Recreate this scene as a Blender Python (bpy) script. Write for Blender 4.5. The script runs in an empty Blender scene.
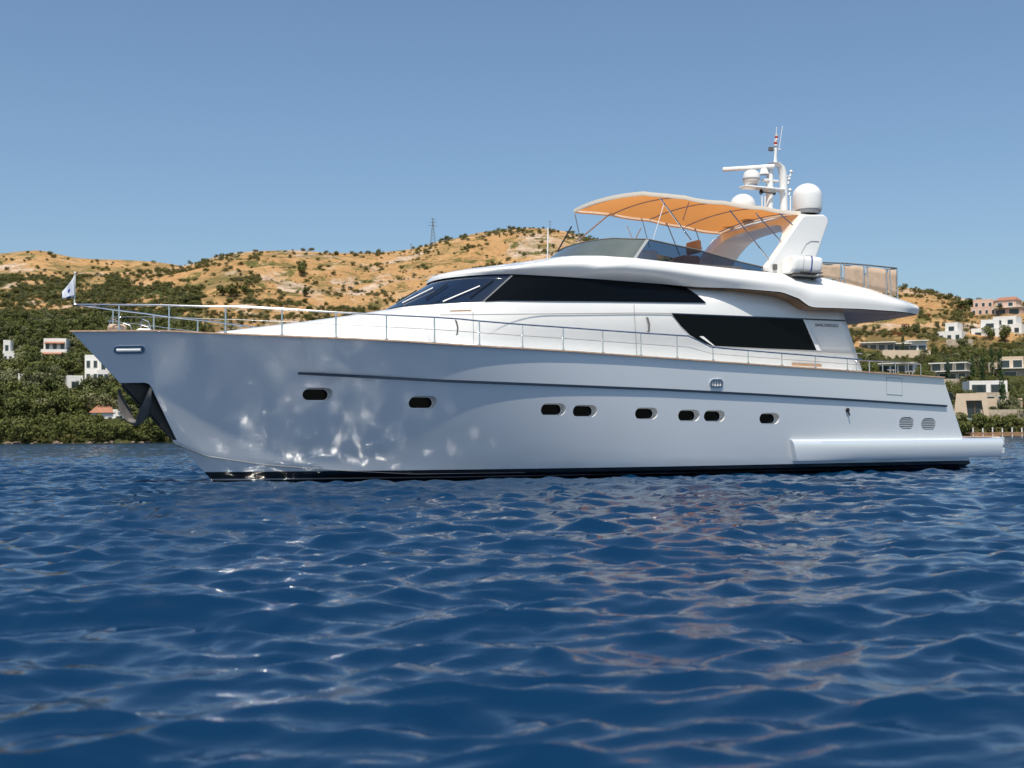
import bpy, bmesh, math, random
import numpy as np
from mathutils import Vector, Matrix, noise
random.seed(7); np.random.seed(7)
R = math.radians
sc = bpy.context.scene
col = sc.collection

# ------------------------------------------------------------------ camera
F = 1200.0; CAM = Vector((0, 0, 1.0)); PITCH = math.atan(51.2 / F); ROLL = R(0.39)
fw = Vector((0, math.cos(PITCH), math.sin(PITCH)))
r0 = Vector((1, 0, 0)); u0 = r0.cross(fw)
rt = r0 * math.cos(ROLL) - u0 * math.sin(ROLL)
up = r0 * math.sin(ROLL) + u0 * math.cos(ROLL)
cd = bpy.data.cameras.new('camera'); cam = bpy.data.objects.new('camera', cd); col.objects.link(cam)
cd.sensor_width = 36; cd.lens = 36 * F / 1024; cd.clip_end = 20000; cd.clip_start = 0.05
M = Matrix((rt, up, -fw)).transposed().to_4x4(); M.translation = CAM
cam.matrix_world = M
sc.camera = cam
cd.dof.use_dof = True; cd.dof.focus_distance = 31; cd.dof.aperture_fstop = 2.4

# ------------------------------------------------------------------ light
SUN_EL = 62; sdx, sdy = -0.08, -0.46
SUN_ROT = math.atan2(sdx, sdy)
w = bpy.data.worlds.new('World'); sc.world = w; w.use_nodes = True
nt = w.node_tree; bg = nt.nodes['Background']
sky = nt.nodes.new('ShaderNodeTexSky'); sky.sky_type = 'NISHITA'; sky.sun_disc = False
sky.sun_elevation = R(SUN_EL); sky.sun_rotation = SUN_ROT
sky.altitude = 0; sky.air_density = 1.0; sky.dust_density = 1.6; sky.ozone_density = 2.0
tv = nt.nodes.new('ShaderNodeVectorMath'); tv.operation = 'MULTIPLY'; tv.inputs[1].default_value = (0.88, 0.98, 1.02)
nt.links.new(sky.outputs[0], tv.inputs[0]); nt.links.new(tv.outputs[0], bg.inputs[0]); bg.inputs[1].default_value = 0.096
sl = bpy.data.lights.new('sun', 'SUN'); sl.energy = 3.7; sl.angle = R(0.53); sl.color = (1, 0.92, 0.79)
so = bpy.data.objects.new('sun', sl); col.objects.link(so)
n = math.hypot(sdx, sdy); ce = math.cos(R(SUN_EL))
SD = Vector((sdx / n * ce, sdy / n * ce, math.sin(R(SUN_EL))))
so.rotation_euler = SD.to_track_quat('Z', 'Y').to_euler()
so.location = (-5, -30, 60)
sc.view_settings.view_transform = 'Standard'; sc.view_settings.look = 'None'
sc.view_settings.exposure = 0.40; sc.view_settings.gamma = 1; sc.view_settings.use_curve_mapping = False
sc.cycles.use_denoising = True
sc.cycles.max_bounces = 8; sc.cycles.sample_clamp_indirect = 60; sc.cycles.sample_clamp_direct = 10
sc.cycles.caustics_reflective = True; sc.cycles.blur_glossy = 0.5

# ------------------------------------------------------------------ yacht frame of reference (s aft from bow tip, y to port, z up)
TH = R(25); ax = Vector((math.cos(TH), math.sin(TH), 0)); pt = Vector((math.sin(TH), -math.cos(TH), 0))
T0 = Vector((-7.0, 28.0, 0)) - ax * 3.1
def W(s, y, z): return T0 + ax * s + pt * y + Vector((0, 0, z))
def proj(p):
    d = p - CAM; k = d.dot(fw)
    return 512 + F * d.dot(rt) / k, 384 - F * d.dot(up) / k
def ray(px, py): return (fw * F + rt * (px - 512) + up * (384 - py)).normalized()
def P(px, py, y=0.0):
    """pixel -> (s, z) on the yacht's lengthwise plane at lateral y"""
    d = ray(px, py); k = (y - (CAM - T0).dot(pt)) / d.dot(pt)
    q = CAM + d * k - T0
    return q.dot(ax), q.z
def lerpline(L, x):
    if x <= L[0][0]: return L[0][1]
    for (a, b), (c, d) in zip(L, L[1:]):
        if x <= c: return b + (d - b) * (x - a) / (c - a)
    return L[-1][1]
def zfit(s, y, L):
    z = 3.0
    for _ in range(5):
        px, py = proj(W(s, y, z)); t = lerpline(L, px)
        _, p2 = proj(W(s, y, z + 0.1)); z += (t - py) / (p2 - py) * 0.1
    return z
def sx(px, py, y): return P(px, py, y)[0]
def V(s, y, z): return Vector((-s, y, z))
def sm(a, b, x):
    t = max(0, min(1, (x - a) / (b - a))); return t * t * (3 - 2 * t)
def curve(L, x):
    """smooth piecewise interpolation of a table"""
    if x <= L[0][0]: return L[0][1]
    if x >= L[-1][0]: return L[-1][1]
    for i in range(len(L) - 1):
        if x <= L[i + 1][0]:
            x0, y0 = L[i]; x1, y1 = L[i + 1]
            m0 = (y1 - L[i - 1][1]) / (x1 - L[i - 1][0]) if i > 0 else (y1 - y0) / (x1 - x0)
            m1 = (L[i + 2][1] - y0) / (L[i + 2][0] - x0) if i + 2 < len(L) else (y1 - y0) / (x1 - x0)
            h = x1 - x0; t = (x - x0) / h
            return (2*t**3-3*t*t+1)*y0 + (t**3-2*t*t+t)*h*m0 + (-2*t**3+3*t*t)*y1 + (t**3-t*t)*h*m1

# ------------------------------------------------------------------ materials
def mat(name, c, rough=0.5, metal=0.0, spec=0.5, coat=0.0, alpha=1.0, trans=0.0, ior=1.45, vary=0.0, vscale=3.0, bump=0.0, bscale=20.0):
    m = bpy.data.materials.new(name); m.use_nodes = True
    t = m.node_tree; b = t.nodes['Principled BSDF']
    b.inputs['Base Color'].default_value = (*c, 1); b.inputs['Roughness'].default_value = rough
    b.inputs['Metallic'].default_value = metal; b.inputs['Specular IOR Level'].default_value = spec
    b.inputs['Coat Weight'].default_value = coat; b.inputs['Coat Roughness'].default_value = 0.03
    b.inputs['Transmission Weight'].default_value = trans; b.inputs['IOR'].default_value = ior
    b.inputs['Alpha'].default_value = alpha
    tc = t.nodes.new('ShaderNodeTexCoord')
    if vary > 0:
        nz = t.nodes.new('ShaderNodeTexNoise'); nz.inputs['Scale'].default_value = vscale; nz.inputs['Detail'].default_value = 6
        t.links.new(tc.outputs['Object'], nz.inputs['Vector'])
        mr = t.nodes.new('ShaderNodeMapRange'); mr.inputs[1].default_value = 0.3; mr.inputs[2].default_value = 0.7
        mr.inputs[3].default_value = 1 - vary; mr.inputs[4].default_value = 1 + vary
        t.links.new(nz.outputs[0], mr.inputs[0])
        mx = t.nodes.new('ShaderNodeVectorMath'); mx.operation = 'SCALE'; mx.inputs[0].default_value = c
        t.links.new(mr.outputs[0], mx.inputs['Scale']); t.links.new(mx.outputs[0], b.inputs['Base Color'])
    if bump > 0:
        nz = t.nodes.new('ShaderNodeTexNoise'); nz.inputs['Scale'].default_value = bscale; nz.inputs['Detail'].default_value = 5
        t.links.new(tc.outputs['Object'], nz.inputs['Vector'])
        bp = t.nodes.new('ShaderNodeBump'); bp.inputs['Strength'].default_value = 1; bp.inputs['Distance'].default_value = bump
        t.links.new(nz.outputs[0], bp.inputs['Height']); t.links.new(bp.outputs[0], b.inputs['Normal'])
    return m
def nodes(m): return m.node_tree, m.node_tree.nodes['Principled BSDF']
M_ = {}
M_['white'] = mat('gelcoat_white', (0.80, 0.80, 0.785), 0.22, coat=0.5, vary=0.02, vscale=1.5)
M_['white2'] = mat('gelcoat_trim', (0.78, 0.78, 0.77), 0.35, vary=0.02)
M_['black'] = mat('black_paint', (0.012, 0.013, 0.015), 0.35)
M_['glass'] = mat('dark_glass', (0.002, 0.003, 0.004), 0.03, spec=0.14)
M_['bglass'] = mat('windscreen_glass', (0.005, 0.012, 0.03), 0.03, spec=0.8, coat=0.3)
M_['steel'] = mat('polished_steel', (0.62, 0.63, 0.64), 0.18, metal=1, vary=0.05)
M_['darksteel'] = mat('weathered_steel', (0.14, 0.135, 0.13), 0.7, metal=0.15, vary=0.2, vscale=6)
M_['teak'] = mat('teak', (0.46, 0.30, 0.20), 0.5, vary=0.25, vscale=8)
M_['stripe'] = mat('navy_rubber', (0.012, 0.025, 0.05), 0.35)
M_['mesh'] = mat('beige_mesh', (0.50, 0.37, 0.27), 0.9, vary=0.12, vscale=5)
M_['tan'] = mat('tan_cushion', (0.45, 0.26, 0.14), 0.8, vary=0.1)
M_['trim'] = mat('grey_seam', (0.30, 0.31, 0.32), 0.5)
M_['blue'] = mat('blue_webbing', (0.02, 0.05, 0.25), 0.7)
M_['red'] = mat('red_paint', (0.4, 0.03, 0.02), 0.5)
M_['vent'] = mat('vent_grey', (0.42, 0.46, 0.5), 0.5)

# hull: pale grey-blue gelcoat, black boot top with one white line, very slight fairing waviness
m = mat('hull_paint', (0.66, 0.71, 0.76), 0.22, coat=1.0, metal=0.40); t, b = nodes(m); b.inputs['Coat Roughness'].default_value = 0.035
tc = t.nodes.new('ShaderNodeTexCoord'); sp = t.nodes.new('ShaderNodeSeparateXYZ'); t.links.new(tc.outputs['Object'], sp.inputs[0])
cr = t.nodes.new('ShaderNodeValToRGB'); cr.color_ramp.interpolation = 'CONSTANT'
mr = t.nodes.new('ShaderNodeMapRange'); mr.inputs[1].default_value = -1; mr.inputs[2].default_value = 1
t.links.new(sp.outputs[2], mr.inputs[0]); t.links.new(mr.outputs[0], cr.inputs[0])
e = cr.color_ramp.elements
e[0].position = 0; e[0].color = (0.012, 0.013, 0.015, 1)
e[1].position = (1 + 0.19) / 2; e[1].color = (0.88, 0.91, 0.93, 1)
for z, c in ((0.0, (0.45, 0.45, 0.45, 1)), (0.03, (0.012, 0.013, 0.015, 1))):
    k = e.new((1 + z) / 2); k.color = c
t.links.new(cr.outputs[0], b.inputs['Base Color'])
nz = t.nodes.new('ShaderNodeTexNoise'); nz.inputs['Scale'].default_value = 1.1; nz.inputs['Detail'].default_value = 2
t.links.new(tc.outputs['Object'], nz.inputs['Vector'])
bp = t.nodes.new('ShaderNodeBump'); bp.inputs['Distance'].default_value = 0.01; bp.inputs['Strength'].default_value = 0.6
t.links.new(nz.outputs[0], bp.inputs['Height']); t.links.new(bp.outputs[0], b.inputs['Coat Normal'])
M_['hull'] = m
# canopy: cream cloth above, lets warm light through
m = bpy.data.materials.new('canopy_cloth'); m.use_nodes = True; t = m.node_tree
b = t.nodes['Principled BSDF']; b.inputs['Base Color'].default_value = (0.58, 0.32, 0.13, 1); b.inputs['Roughness'].default_value = 0.9
tr = t.nodes.new('ShaderNodeBsdfTranslucent'); tr.inputs[0].default_value = (0.80, 0.33, 0.09, 1)
mx = t.nodes.new('ShaderNodeMixShader'); mx.inputs[0].default_value = 0.42
t.links.new(b.outputs[0], mx.inputs[1]); t.links.new(tr.outputs[0], mx.inputs[2]); t.links.new(mx.outputs[0], t.nodes['Material Output'].inputs[0])
M_['canopy'] = m
M_['cream'] = mat('cream_binding', (0.82, 0.72, 0.60), 0.85)
# clear tinted acrylic
m = bpy.data.materials.new('tinted_acrylic'); m.use_nodes = True; t = m.node_tree; b = t.nodes['Principled BSDF']
b.inputs['Base Color'].default_value = (0.012, 0.018, 0.03, 1); b.inputs['Roughness'].default_value = 0.03
tr = t.nodes.new('ShaderNodeBsdfTransparent'); tr.inputs[0].default_value = (0.30, 0.38, 0.50, 1)
mx = t.nodes.new('ShaderNodeMixShader'); mx.inputs[0].default_value = 0.55
t.links.new(b.outputs[0], mx.inputs[1]); t.links.new(tr.outputs[0], mx.inputs[2]); t.links.new(mx.outputs[0], t.nodes['Material Output'].inputs[0])
M_['acrylic'] = m
M_['smoked'] = mat('smoked_screen', (0.10, 0.12, 0.115), 0.08, spec=0.6, coat=0.3, vary=0.1, vscale=2)
M_['ceiling'] = mat('overhang_reflection_brown', (0.20, 0.12, 0.06), 0.3, spec=.25, vary=.4, vscale=2)  # mottled brown stands in for reflections on the polished underside

# ------------------------------------------------------------------ building helpers
def tag(o, label=None, cat=None, group=None, kind=None):
    for k, v in (('label', label), ('category', cat), ('group', group), ('kind', kind)):
        if v: o[k] = v
    return o
def empty(name, loc=(0, 0, 0), rz=0, **kw):
    o = bpy.data.objects.new(name, None); col.objects.link(o); o.location = loc; o.rotation_euler = (0, 0, rz)
    o.empty_display_size = 0.2
    return tag(o, **kw)
class MB:
    def __init__(s): s.v = []; s.f = []; s.mi = []
    def add(s, vs, fs, mi=0):
        n = len(s.v); s.v += [tuple(v) for v in vs]; s.f += [tuple(i + n for i in f) for f in fs]; s.mi += [mi] * len(fs); return s
    def box(s, c, d, rz=0, mi=0, M=None):
        x, y, z = d[0] / 2, d[1] / 2, d[2] / 2; ca, sa = math.cos(rz), math.sin(rz); vs = []
        for a, b, e in ((-1,-1,-1),(1,-1,-1),(1,1,-1),(-1,1,-1),(-1,-1,1),(1,-1,1),(1,1,1),(-1,1,1)):
            vx, vy = a * x, b * y; vs.append(Vector((c[0] + vx * ca - vy * sa, c[1] + vx * sa + vy * ca, c[2] + e * z)))
        return s.add(vs, [(0,3,2,1),(4,5,6,7),(0,1,5,4),(1,2,6,5),(2,3,7,6),(3,0,4,7)], mi)
    def tube(s, pts, r, n=8, cap=True, mi=0):
        pts = [Vector(p) for p in pts]; rs = r if isinstance(r, (list, tuple)) else [r] * len(pts)
        ring = []; prev = None
        for i, p in enumerate(pts):
            d = (pts[min(i + 1, len(pts) - 1)] - pts[max(i - 1, 0)]).normalized()
            if prev is None:
                a = d.cross(Vector((0, 0, 1)));  a = a if a.length > 0.05 else d.cross(Vector((1, 0, 0)))
            else: a = prev - d * prev.dot(d)
            a.normalize(); prev = a; b = d.cross(a)
            ring.append([p + (a * math.cos(2 * math.pi * k / n) + b * math.sin(2 * math.pi * k / n)) * rs[i] for k in range(n)])
        vs = [q for g in ring for q in g]; fs = []
        for i in range(len(pts) - 1):
            for k in range(n): fs.append((i*n+k, i*n+(k+1)%n, (i+1)*n+(k+1)%n, (i+1)*n+k))
        if cap: fs += [tuple(range(n))[::-1], tuple(range((len(pts)-1)*n, len(pts)*n))]
        return s.add(vs, fs, mi)
    def grid(s, rows, mi=0, closed=False):
        n = len(rows[0]); vs = [q for r in rows for q in r]; fs = []
        for i in range(len(rows) - 1):
            for k in range(n - (0 if closed else 1)):
                fs.append((i*n+k, i*n+(k+1)%n, (i+1)*n+(k+1)%n, (i+1)*n+k))
        return s.add(vs, fs, mi)
    def prism(s, poly, axis, mi=0):
        """poly: list of 3D points; extruded by vector axis"""
        n = len(poly); a = Vector(axis); vs = [Vector(p) for p in poly] + [Vector(p) + a for p in poly]
        fs = [tuple(range(n))[::-1], tuple(range(n, 2 * n))] + [(i, (i+1)%n, n+(i+1)%n, n+i) for i in range(n)]
        return s.add(vs, fs, mi)
    def lathe(s, c, prof, n=24, mi=0, axis=None):
        """prof: (r, z) list"""
        rows = []
        for r, z in prof:
            rows.append([Vector((c[0] + r * math.cos(2*math.pi*k/n), c[1] + r * math.sin(2*math.pi*k/n), c[2] + z)) for k in range(n)])
        if axis is not None:
            q = Vector((0, 0, 1)).rotation_difference(Vector(axis)); cv = Vector(c)
            rows = [[q @ (v - cv) + cv for v in r] for r in rows]
        return s.grid(rows, mi, closed=True)
    def build(s, name, mats, parent=None, smooth=True, bevel=0, weld=0.0005, sub=0, solid=0, angle=35):
        me = bpy.data.meshes.new(name); me.from_pydata(s.v, [], s.f)
        if not isinstance(mats, (list, tuple)): mats = [mats]
        for m in mats: me.materials.append(M_[m] if isinstance(m, str) else m)
        for p, i in zip(me.polygons, s.mi): p.material_index = i
        bm = bmesh.new(); bm.from_mesh(me)
        if weld: bmesh.ops.remove_doubles(bm, verts=bm.verts, dist=weld)
        bmesh.ops.recalc_face_normals(bm, faces=bm.faces)
        if smooth:
            for f in bm.faces: f.smooth = True
            for e in bm.edges:
                if len(e.link_faces) == 2 and e.calc_face_angle(0) > R(angle): e.smooth = False
        bm.to_mesh(me); bm.free()
        o = bpy.data.objects.new(name, me); col.objects.link(o); o.parent = parent
        if solid:
            q = o.modifiers.new('solid', 'SOLIDIFY'); q.thickness = solid; q.offset = -1
        if bevel:
            q = o.modifiers.new('bev', 'BEVEL'); q.width = bevel; q.segments = 3; q.limit_method = 'ANGLE'; q.angle_limit = R(40)
        if sub:
            q = o.modifiers.new('sub', 'SUBSURF'); q.levels = sub; q.render_levels = sub
        return o
# ------------------------------------------------------------------ yacht
yacht = empty('motor_yacht', T0, math.pi + TH, label='large white flybridge motor yacht with orange sun canopy lying on blue water', cat='yacht')
SHEER = [(68,332),(158,331.5),(240,335.3),(337,339),(400,342),(460,345.8),(560,351.5),(660,358.4),(760,365.5),(860,372.3),(943,378)]
def ys(s):
    r = min(s / 10.0, 1); b = 3.15 * (1 - (1 - r) ** 2.15)
    return b - 0.22 * sm(14, 24, s)
zsheer_tab = []
S_END = sx(943, 378, 2.93)
for i in range(41):
    s = S_END * i / 40; zsheer_tab.append((s, zfit(s, ys(s), SHEER)))
def zs(s): return curve(zsheer_tab, s)
ZT = zs(0)                                     # bow tip height
def stem(z): return (ZT - z) * (3.1 / ZT)      # s of the stem at height z
ZC0 = P(171, 441, 0)[1]
CH = [(168,441),(205,456),(260,464.5),(330,470),(430,475)]
SC_END = sx(970, 455, 2.75)
def ycfn(s):
    r = max(0, min((s - stem(ZC0)) / 12.5, 1)); return 2.75 * (1 - (1 - r) ** 1.75)
def zc(s):
    if s < 3: pass
    z = zfit(s, ycfn(s), CH); return max(z, 0.10) if s < 10 else 0.10
NU, NV, NB = 130, 18, 5
def hull_pt(u, v):
    """v 0 chine .. 1 sheer, port side"""
    s1 = S_END * u
    us = u
    s0 = stem(ZC0) + (SC_END - stem(ZC0)) * us
    y1 = ys(s1); y0 = ycfn(s0); z1 = zs(s1); z0 = zc(s0)
    g = 1.35 - 0.62 * sm(0.0, 0.55, u)         # flare: hollow forward, full aft
    z = z0 + (z1 - z0) * v
    y = y0 + (y1 - y0) * (v ** g)
    if u == 0: return (stem(z), 0.0, z)
    s = s0 + (s1 - s0) * v
    # topside ends: raked transom with its corner
    return (s, y, z)
def keel(u):
    s0 = stem(ZC0); d = u * (SC_END - s0)
    z = ZC0 - d * (ZT / 3.1); 
    if z > -0.8: return (s0 + d, 0.0, z)
    return (s0 + d, 0.0, -0.8)
rows = []
us = [ (i / NU) ** 1.35 for i in range(NU + 1)]
for u in us:
    port = [hull_pt(u, 1 - j / NV) for j in range(NV + 1)]
    k = keel(u); c = port[-1]
    bot = [tuple(c[a] + (k[a] - c[a]) * (j / NB) for a in range(3)) for j in range(1, NB + 1)]
    half = port + bot
    full = [V(*q) for q in half] + [V(q[0], -q[1], q[2]) for q in half[-2::-1]]
    deck = [V(port[0][0], -port[0][1] * (1 - j / 4), port[0][2] + 0.03 * math.sin(math.pi * j / 8)) for j in range(1, 8)]
    rows.append(full + [V(port[0][0], port[0][1] * (-1 + j / 4), port[0][2] - 0.02) for j in range(1, 8)])
hb = MB(); hb.grid(rows, 0, closed=True)
hb.add(rows[-1], [tuple(range(len(rows[-1])))])
hull = hb.build('hull', ['hull', 'black', 'white2'], yacht, weld=0.002, angle=28)

def cut(target, mb, matname):
    c = mb.build('cutter', [matname], yacht, smooth=False)
    bo = target.modifiers.new('cut', 'BOOLEAN'); bo.operation = 'DIFFERENCE'; bo.object = c; bo.solver = 'FAST'
    bo.material_mode = 'TRANSFER' if hasattr(bo, 'material_mode') else bo.material_mode
    bpy.context.view_layer.update(); dg = bpy.context.evaluated_depsgraph_get()
    me = bpy.data.meshes.new_from_object(target.evaluated_get(dg)); target.modifiers.clear()
    old = target.data; target.data = me
    bpy.data.objects.remove(c)
def hull_y(s, z):
    """half breadth of the topside at (s, z)"""
    best = None
    lo, hi = 0.0, 1.0
    z1 = None
    for v in [k / 40 for k in range(41)]:
        # find u for this v so that s matches
        a, b_ = 0.0, 1.0
        for _ in range(18):
            mm = (a + b_) / 2
            if hull_pt(mm, v)[0] < s: a = mm
            else: b_ = mm
        q = hull_pt(a, v)
        if z1 is not None and q[2] >= z:
            k = (z - z1[2]) / (q[2] - z1[2]); return z1[1] + (q[1] - z1[1]) * k
        z1 = q
    return z1[1]
def on_hull(px, py):
    y = 2.8
    for _ in range(8):
        s, z = P(px, py, y); y = 0.5 * y + 0.5 * hull_y(s, z)
    s, z = P(px, py, y)
    return s, hull_y(s, z), z

# anchor pocket: recess on both sides of the stem
def arc(c, r, a0, a1, n): return [(c[0] + r * math.cos(a0 + (a1 - a0) * k / n), c[1] + r * math.sin(a0 + (a1 - a0) * k / n)) for k in range(n + 1)]
zt = P(118, 383, 0)[1]; pc = MB()
s_a, _, z_a = on_hull(150, 384); zb = P(168, 441, 0)[1] + 0.02
s_b = stem(zb) + 0.02
for sg in (1, -1):
    poly = [(stem(zt) - 0.8, zt), (s_a - 0.1, zt), (s_a - 0.02, zt - 0.03), (s_a + 0.03, zt - 0.10), (s_b + 0.03, zb), (s_b - 0.8, zb + 0.0)]
    pc.prism([V(a, sg * 0.012, z) for a, z in poly], (0, sg * 3, 0))
cut(hull, pc, 'black')
pk = MB(); pk.tube([V(stem(zt - .05) - .012, 0, zt - .05), V(stem(zb + .05) - .012, 0, zb + .05)], .03, 6); pk.build('anchor_pocket', 'black', yacht)
# portholes
def stadium(cs, cz, w_, h_, n=8):
    r = h_ / 2; L = w_ / 2 - r
    return arc((cs + L, cz), r, -math.pi / 2, math.pi / 2, n) + arc((cs - L, cz), r, math.pi / 2, 3 * math.pi / 2, n)
PORT = [(317.5, 394.5, 1), (423, 402.5, 0), (553.5, 409.5, 0), (585, 411, 0), (646.5, 413.5, 0), (689, 415.5, 0), (714.5, 416, 0), (769.5, 418.5, 0)]
pc = MB(); plist = []
for px, py, big in PORT:
    s, y, z = on_hull(px, py); plist.append((s, y, z))
    for sg in (1, -1):
        st = stadium(s, z, 0.64, 0.29)
        pc.prism([V(a, sg * (y - 0.21), c) for a, c in st], (0, sg * 0.6, 0))
# louvred exhaust vents near the stern
vlist = []
for px, py in ((906.5, 423), (928.5, 424)):
    s, y, z = on_hull(px, py); vlist.append((s, y, z))
    for sg in (1, -1):
        pc.prism([V(a, sg * (y - 0.06), c) for a, c in stadium(s, z, 0.54, 0.33)], (0, sg * 0.6, 0))
cut(hull, pc, 'white2')
for f in hull.data.polygons: f.use_smooth = True
try:
    bm = bmesh.new(); bm.from_mesh(hull.data)
    for e_ in bm.edges:
        if len(e_.link_faces) == 2 and e_.calc_face_angle(0) > R(26): e_.smooth = False
    bm.to_mesh(hull.data); bm.free()
except Exception as ex: print(ex)
for s, y, z in plist:
    for sg in (1, -1):
        yy = y - 0.21
        pb = MB()
        o_ = stadium(s, z, 0.635, 0.285); i_ = stadium(s, z, 0.59, 0.245)
        for dy in (0,):
            ro = [V(a, sg * (yy + 0.002), c) for a, c in o_]; ri = [V(a, sg * (yy + 0.012), c) for a, c in i_]
            ro2 = [V(a, sg * (yy + 0.012), c) for a, c in o_]
            pb.grid([ro, ro2, ri], closed=True)
        ph = pb.build('porthole', 'white2', yacht)
        gb = MB(); gb.prism([V(a, sg * (yy + 0.003), c) for a, c in stadium(s, z, 0.59, 0.245)], (0, sg * 0.004, 0)); gb.build('pane', 'glass', ph, smooth=False)
for s, y, z in vlist:
    for sg in (1, -1):
        vb = MB()
        for k in range(6):
            zz = z - 0.125 + k * 0.05; hw = 0.26 - 0.12 * (abs(zz - z) / 0.15) ** 2
            vb.prism([V(s - hw, sg * (y - 0.055), zz + .018), V(s - hw, sg * (y - 0.0), zz - 0.01), V(s - hw, sg * (y + 0.004), zz), V(s - hw, sg * (y - 0.05), zz + 0.028)], (-2 * hw, 0, 0))
        vo = vb.build('exhaust_vent', 'vent', yacht, smooth=False)

# teak cap rail along the sheer (real overhanging strake)
for sg in (1, -1):
    cb = MB(); rr = []
    for i in range(101):
        s = S_END * (i / 100) ** 1.15; y = ys(s); z = zs(s)
        o = 0.075 * min(1, 0.3 + s)
        rr.append([V(s - (0.05 if s < .3 else 0), sg * (y + o), z + 0.0), V(s - (0.05 if s < .3 else 0), sg * (y + o), z + 0.032), V(s, sg * max(y - 0.12, 0), z + 0.036), V(s, sg * max(y - 0.12, 0), z + 0.0)])
    cb.grid(rr, closed=True); cb.build('cap_rail', 'teak', yacht)
# thin dark tube put in as the shadow line of the forward chine
for sg in (1, -1):
    q = MB(); pp = []
    for i in range(60):
        u = 0.001 + .36 * i / 59; h_ = hull_pt(u, 0); pp.append(V(h_[0], sg * (h_[1] + .008), h_[2]))
    q.tube(pp, [0.011 * (1 - .5 * i / 59) for i in range(60)], 6); q.build('chine_shadow_line', 'stripe', yacht)
# rubbing strake
STR = [(298,373),(400,378.3),(440,380.5),(560,385.3),(660,389.4),(760,394.5),(860,400.4),(946,406)]
for sg in (1, -1):
    sb = MB(); rr = []
    s0_ = on_hull(298, 373)[0]; s1_ = on_hull(946, 406)[0]
    for i in range(70):
        s = s0_ + (s1_ - s0_) * i / 69; y = 2.9
        for _ in range(5): z = zfit(s, y, STR); y = hull_y(s, z)
        th = 0.035 + 0.045 * sm(s1_ - 3.6, s1_ - 3.4, s) * 0; o = 0.055
        if i == 0: o = 0.01
        rr.append([V(s, sg * (y - 0.02), z - th), V(s, sg * (y + o), z - th * .6), V(s, sg * (y + o), z + th * .6), V(s, sg * (y - 0.02), z + th)])
    sb.grid(rr, closed=True); sb.build('rubbing_strake', 'stripe', yacht)
# spray sponson and swim platform
SP_Z1 = P(880, 438.2, 3.0)[1]; SP_Z0 = P(880, 459.5, 3.0)[1]
s_f = sx(792, 438.5, 3.0); s_e = sx(1006, 440, 2.85)
spm = MB(); rr = []
prof = [(-0.5, SP_Z0 + 0.03), (0.05, SP_Z0), (0.08, SP_Z0 + 0.05), (0.155, SP_Z1 - 0.16), (0.12, SP_Z1 - 0.06), (0.0, SP_Z1 - 0.02), (-0.5, SP_Z1)]
s_h = SC_END
YA0, YA1 = hull_y(s_f, SP_Z1) + .05, hull_y(SC_END - .8, SP_Z1) + .05
for i in range(60):
    s = s_f + (s_e - s_f - 0.3) * i / 59; k = sm(0, 2.5, s - s_f)
    yb = YA0 + (YA1 - YA0) * (s - s_f) / (SC_END - 0.8 - s_f)
    kk = min(1, (s - s_f) / 0.35)
    rr.append([V(s + 0.17 * (1 - i / 59) * (1 - (z - SP_Z0) / (SP_Z1 - SP_Z0)), (yb + o * (0.45 + .55 * k) + 0.01) if o > -.4 else 2.0, z) for o, z in prof])
L_ = [list(r) for r in rr]
full = [r + [Vector((v.x, -v.y, v.z)) for v in r[::-1]] for r in rr]
spm.grid(full, closed=True); spm.add(full[0], [tuple(range(len(full[0])))]); spm.add(full[-1], [tuple(range(len(full[-1])))])
spo = spm.build('swim_platform', 'hull', yacht, angle=50)
# platform tail with the two dark slots
tl = MB(); s0_ = s_e - 0.3
zz = [SP_Z0 + 0.04, SP_Z0 + 0.18, SP_Z0 + 0.36, SP_Z0 + 0.46, SP_Z1]
for z0_, z1_, l_ in ((SP_Z0 + 0.02, SP_Z0 + 0.09, -0.28), (SP_Z0 + 0.09, SP_Z0 + 0.27, 0.30), (SP_Z0 + 0.34, SP_Z1, 0.30)):
    if l_ > 0: tl.prism([V(s0_, -2.7, z0_), V(s0_, 2.86, z0_), V(s0_ + l_, 2.80, z0_), V(s0_ + l_, -2.7, z0_)], (0, 0, z1_ - z0_))
tl.build('platform_step', 'hull', yacht, bevel=0.02)
tk = MB(); tk.box(V((s_h + s_e) / 2 + 0.2, 0, SP_Z1 + 0.015), (s_e - s_h - 0.3, 5.2, 0.025)); tk.build('platform_decking', 'teak', yacht)
sb2 = MB(); sb2.box(V(s_e - 0.17, 0, SP_Z0 + 0.305), (0.3, 5.4, 0.07)); sb2.build('platform_slot', 'black', yacht)

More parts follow.
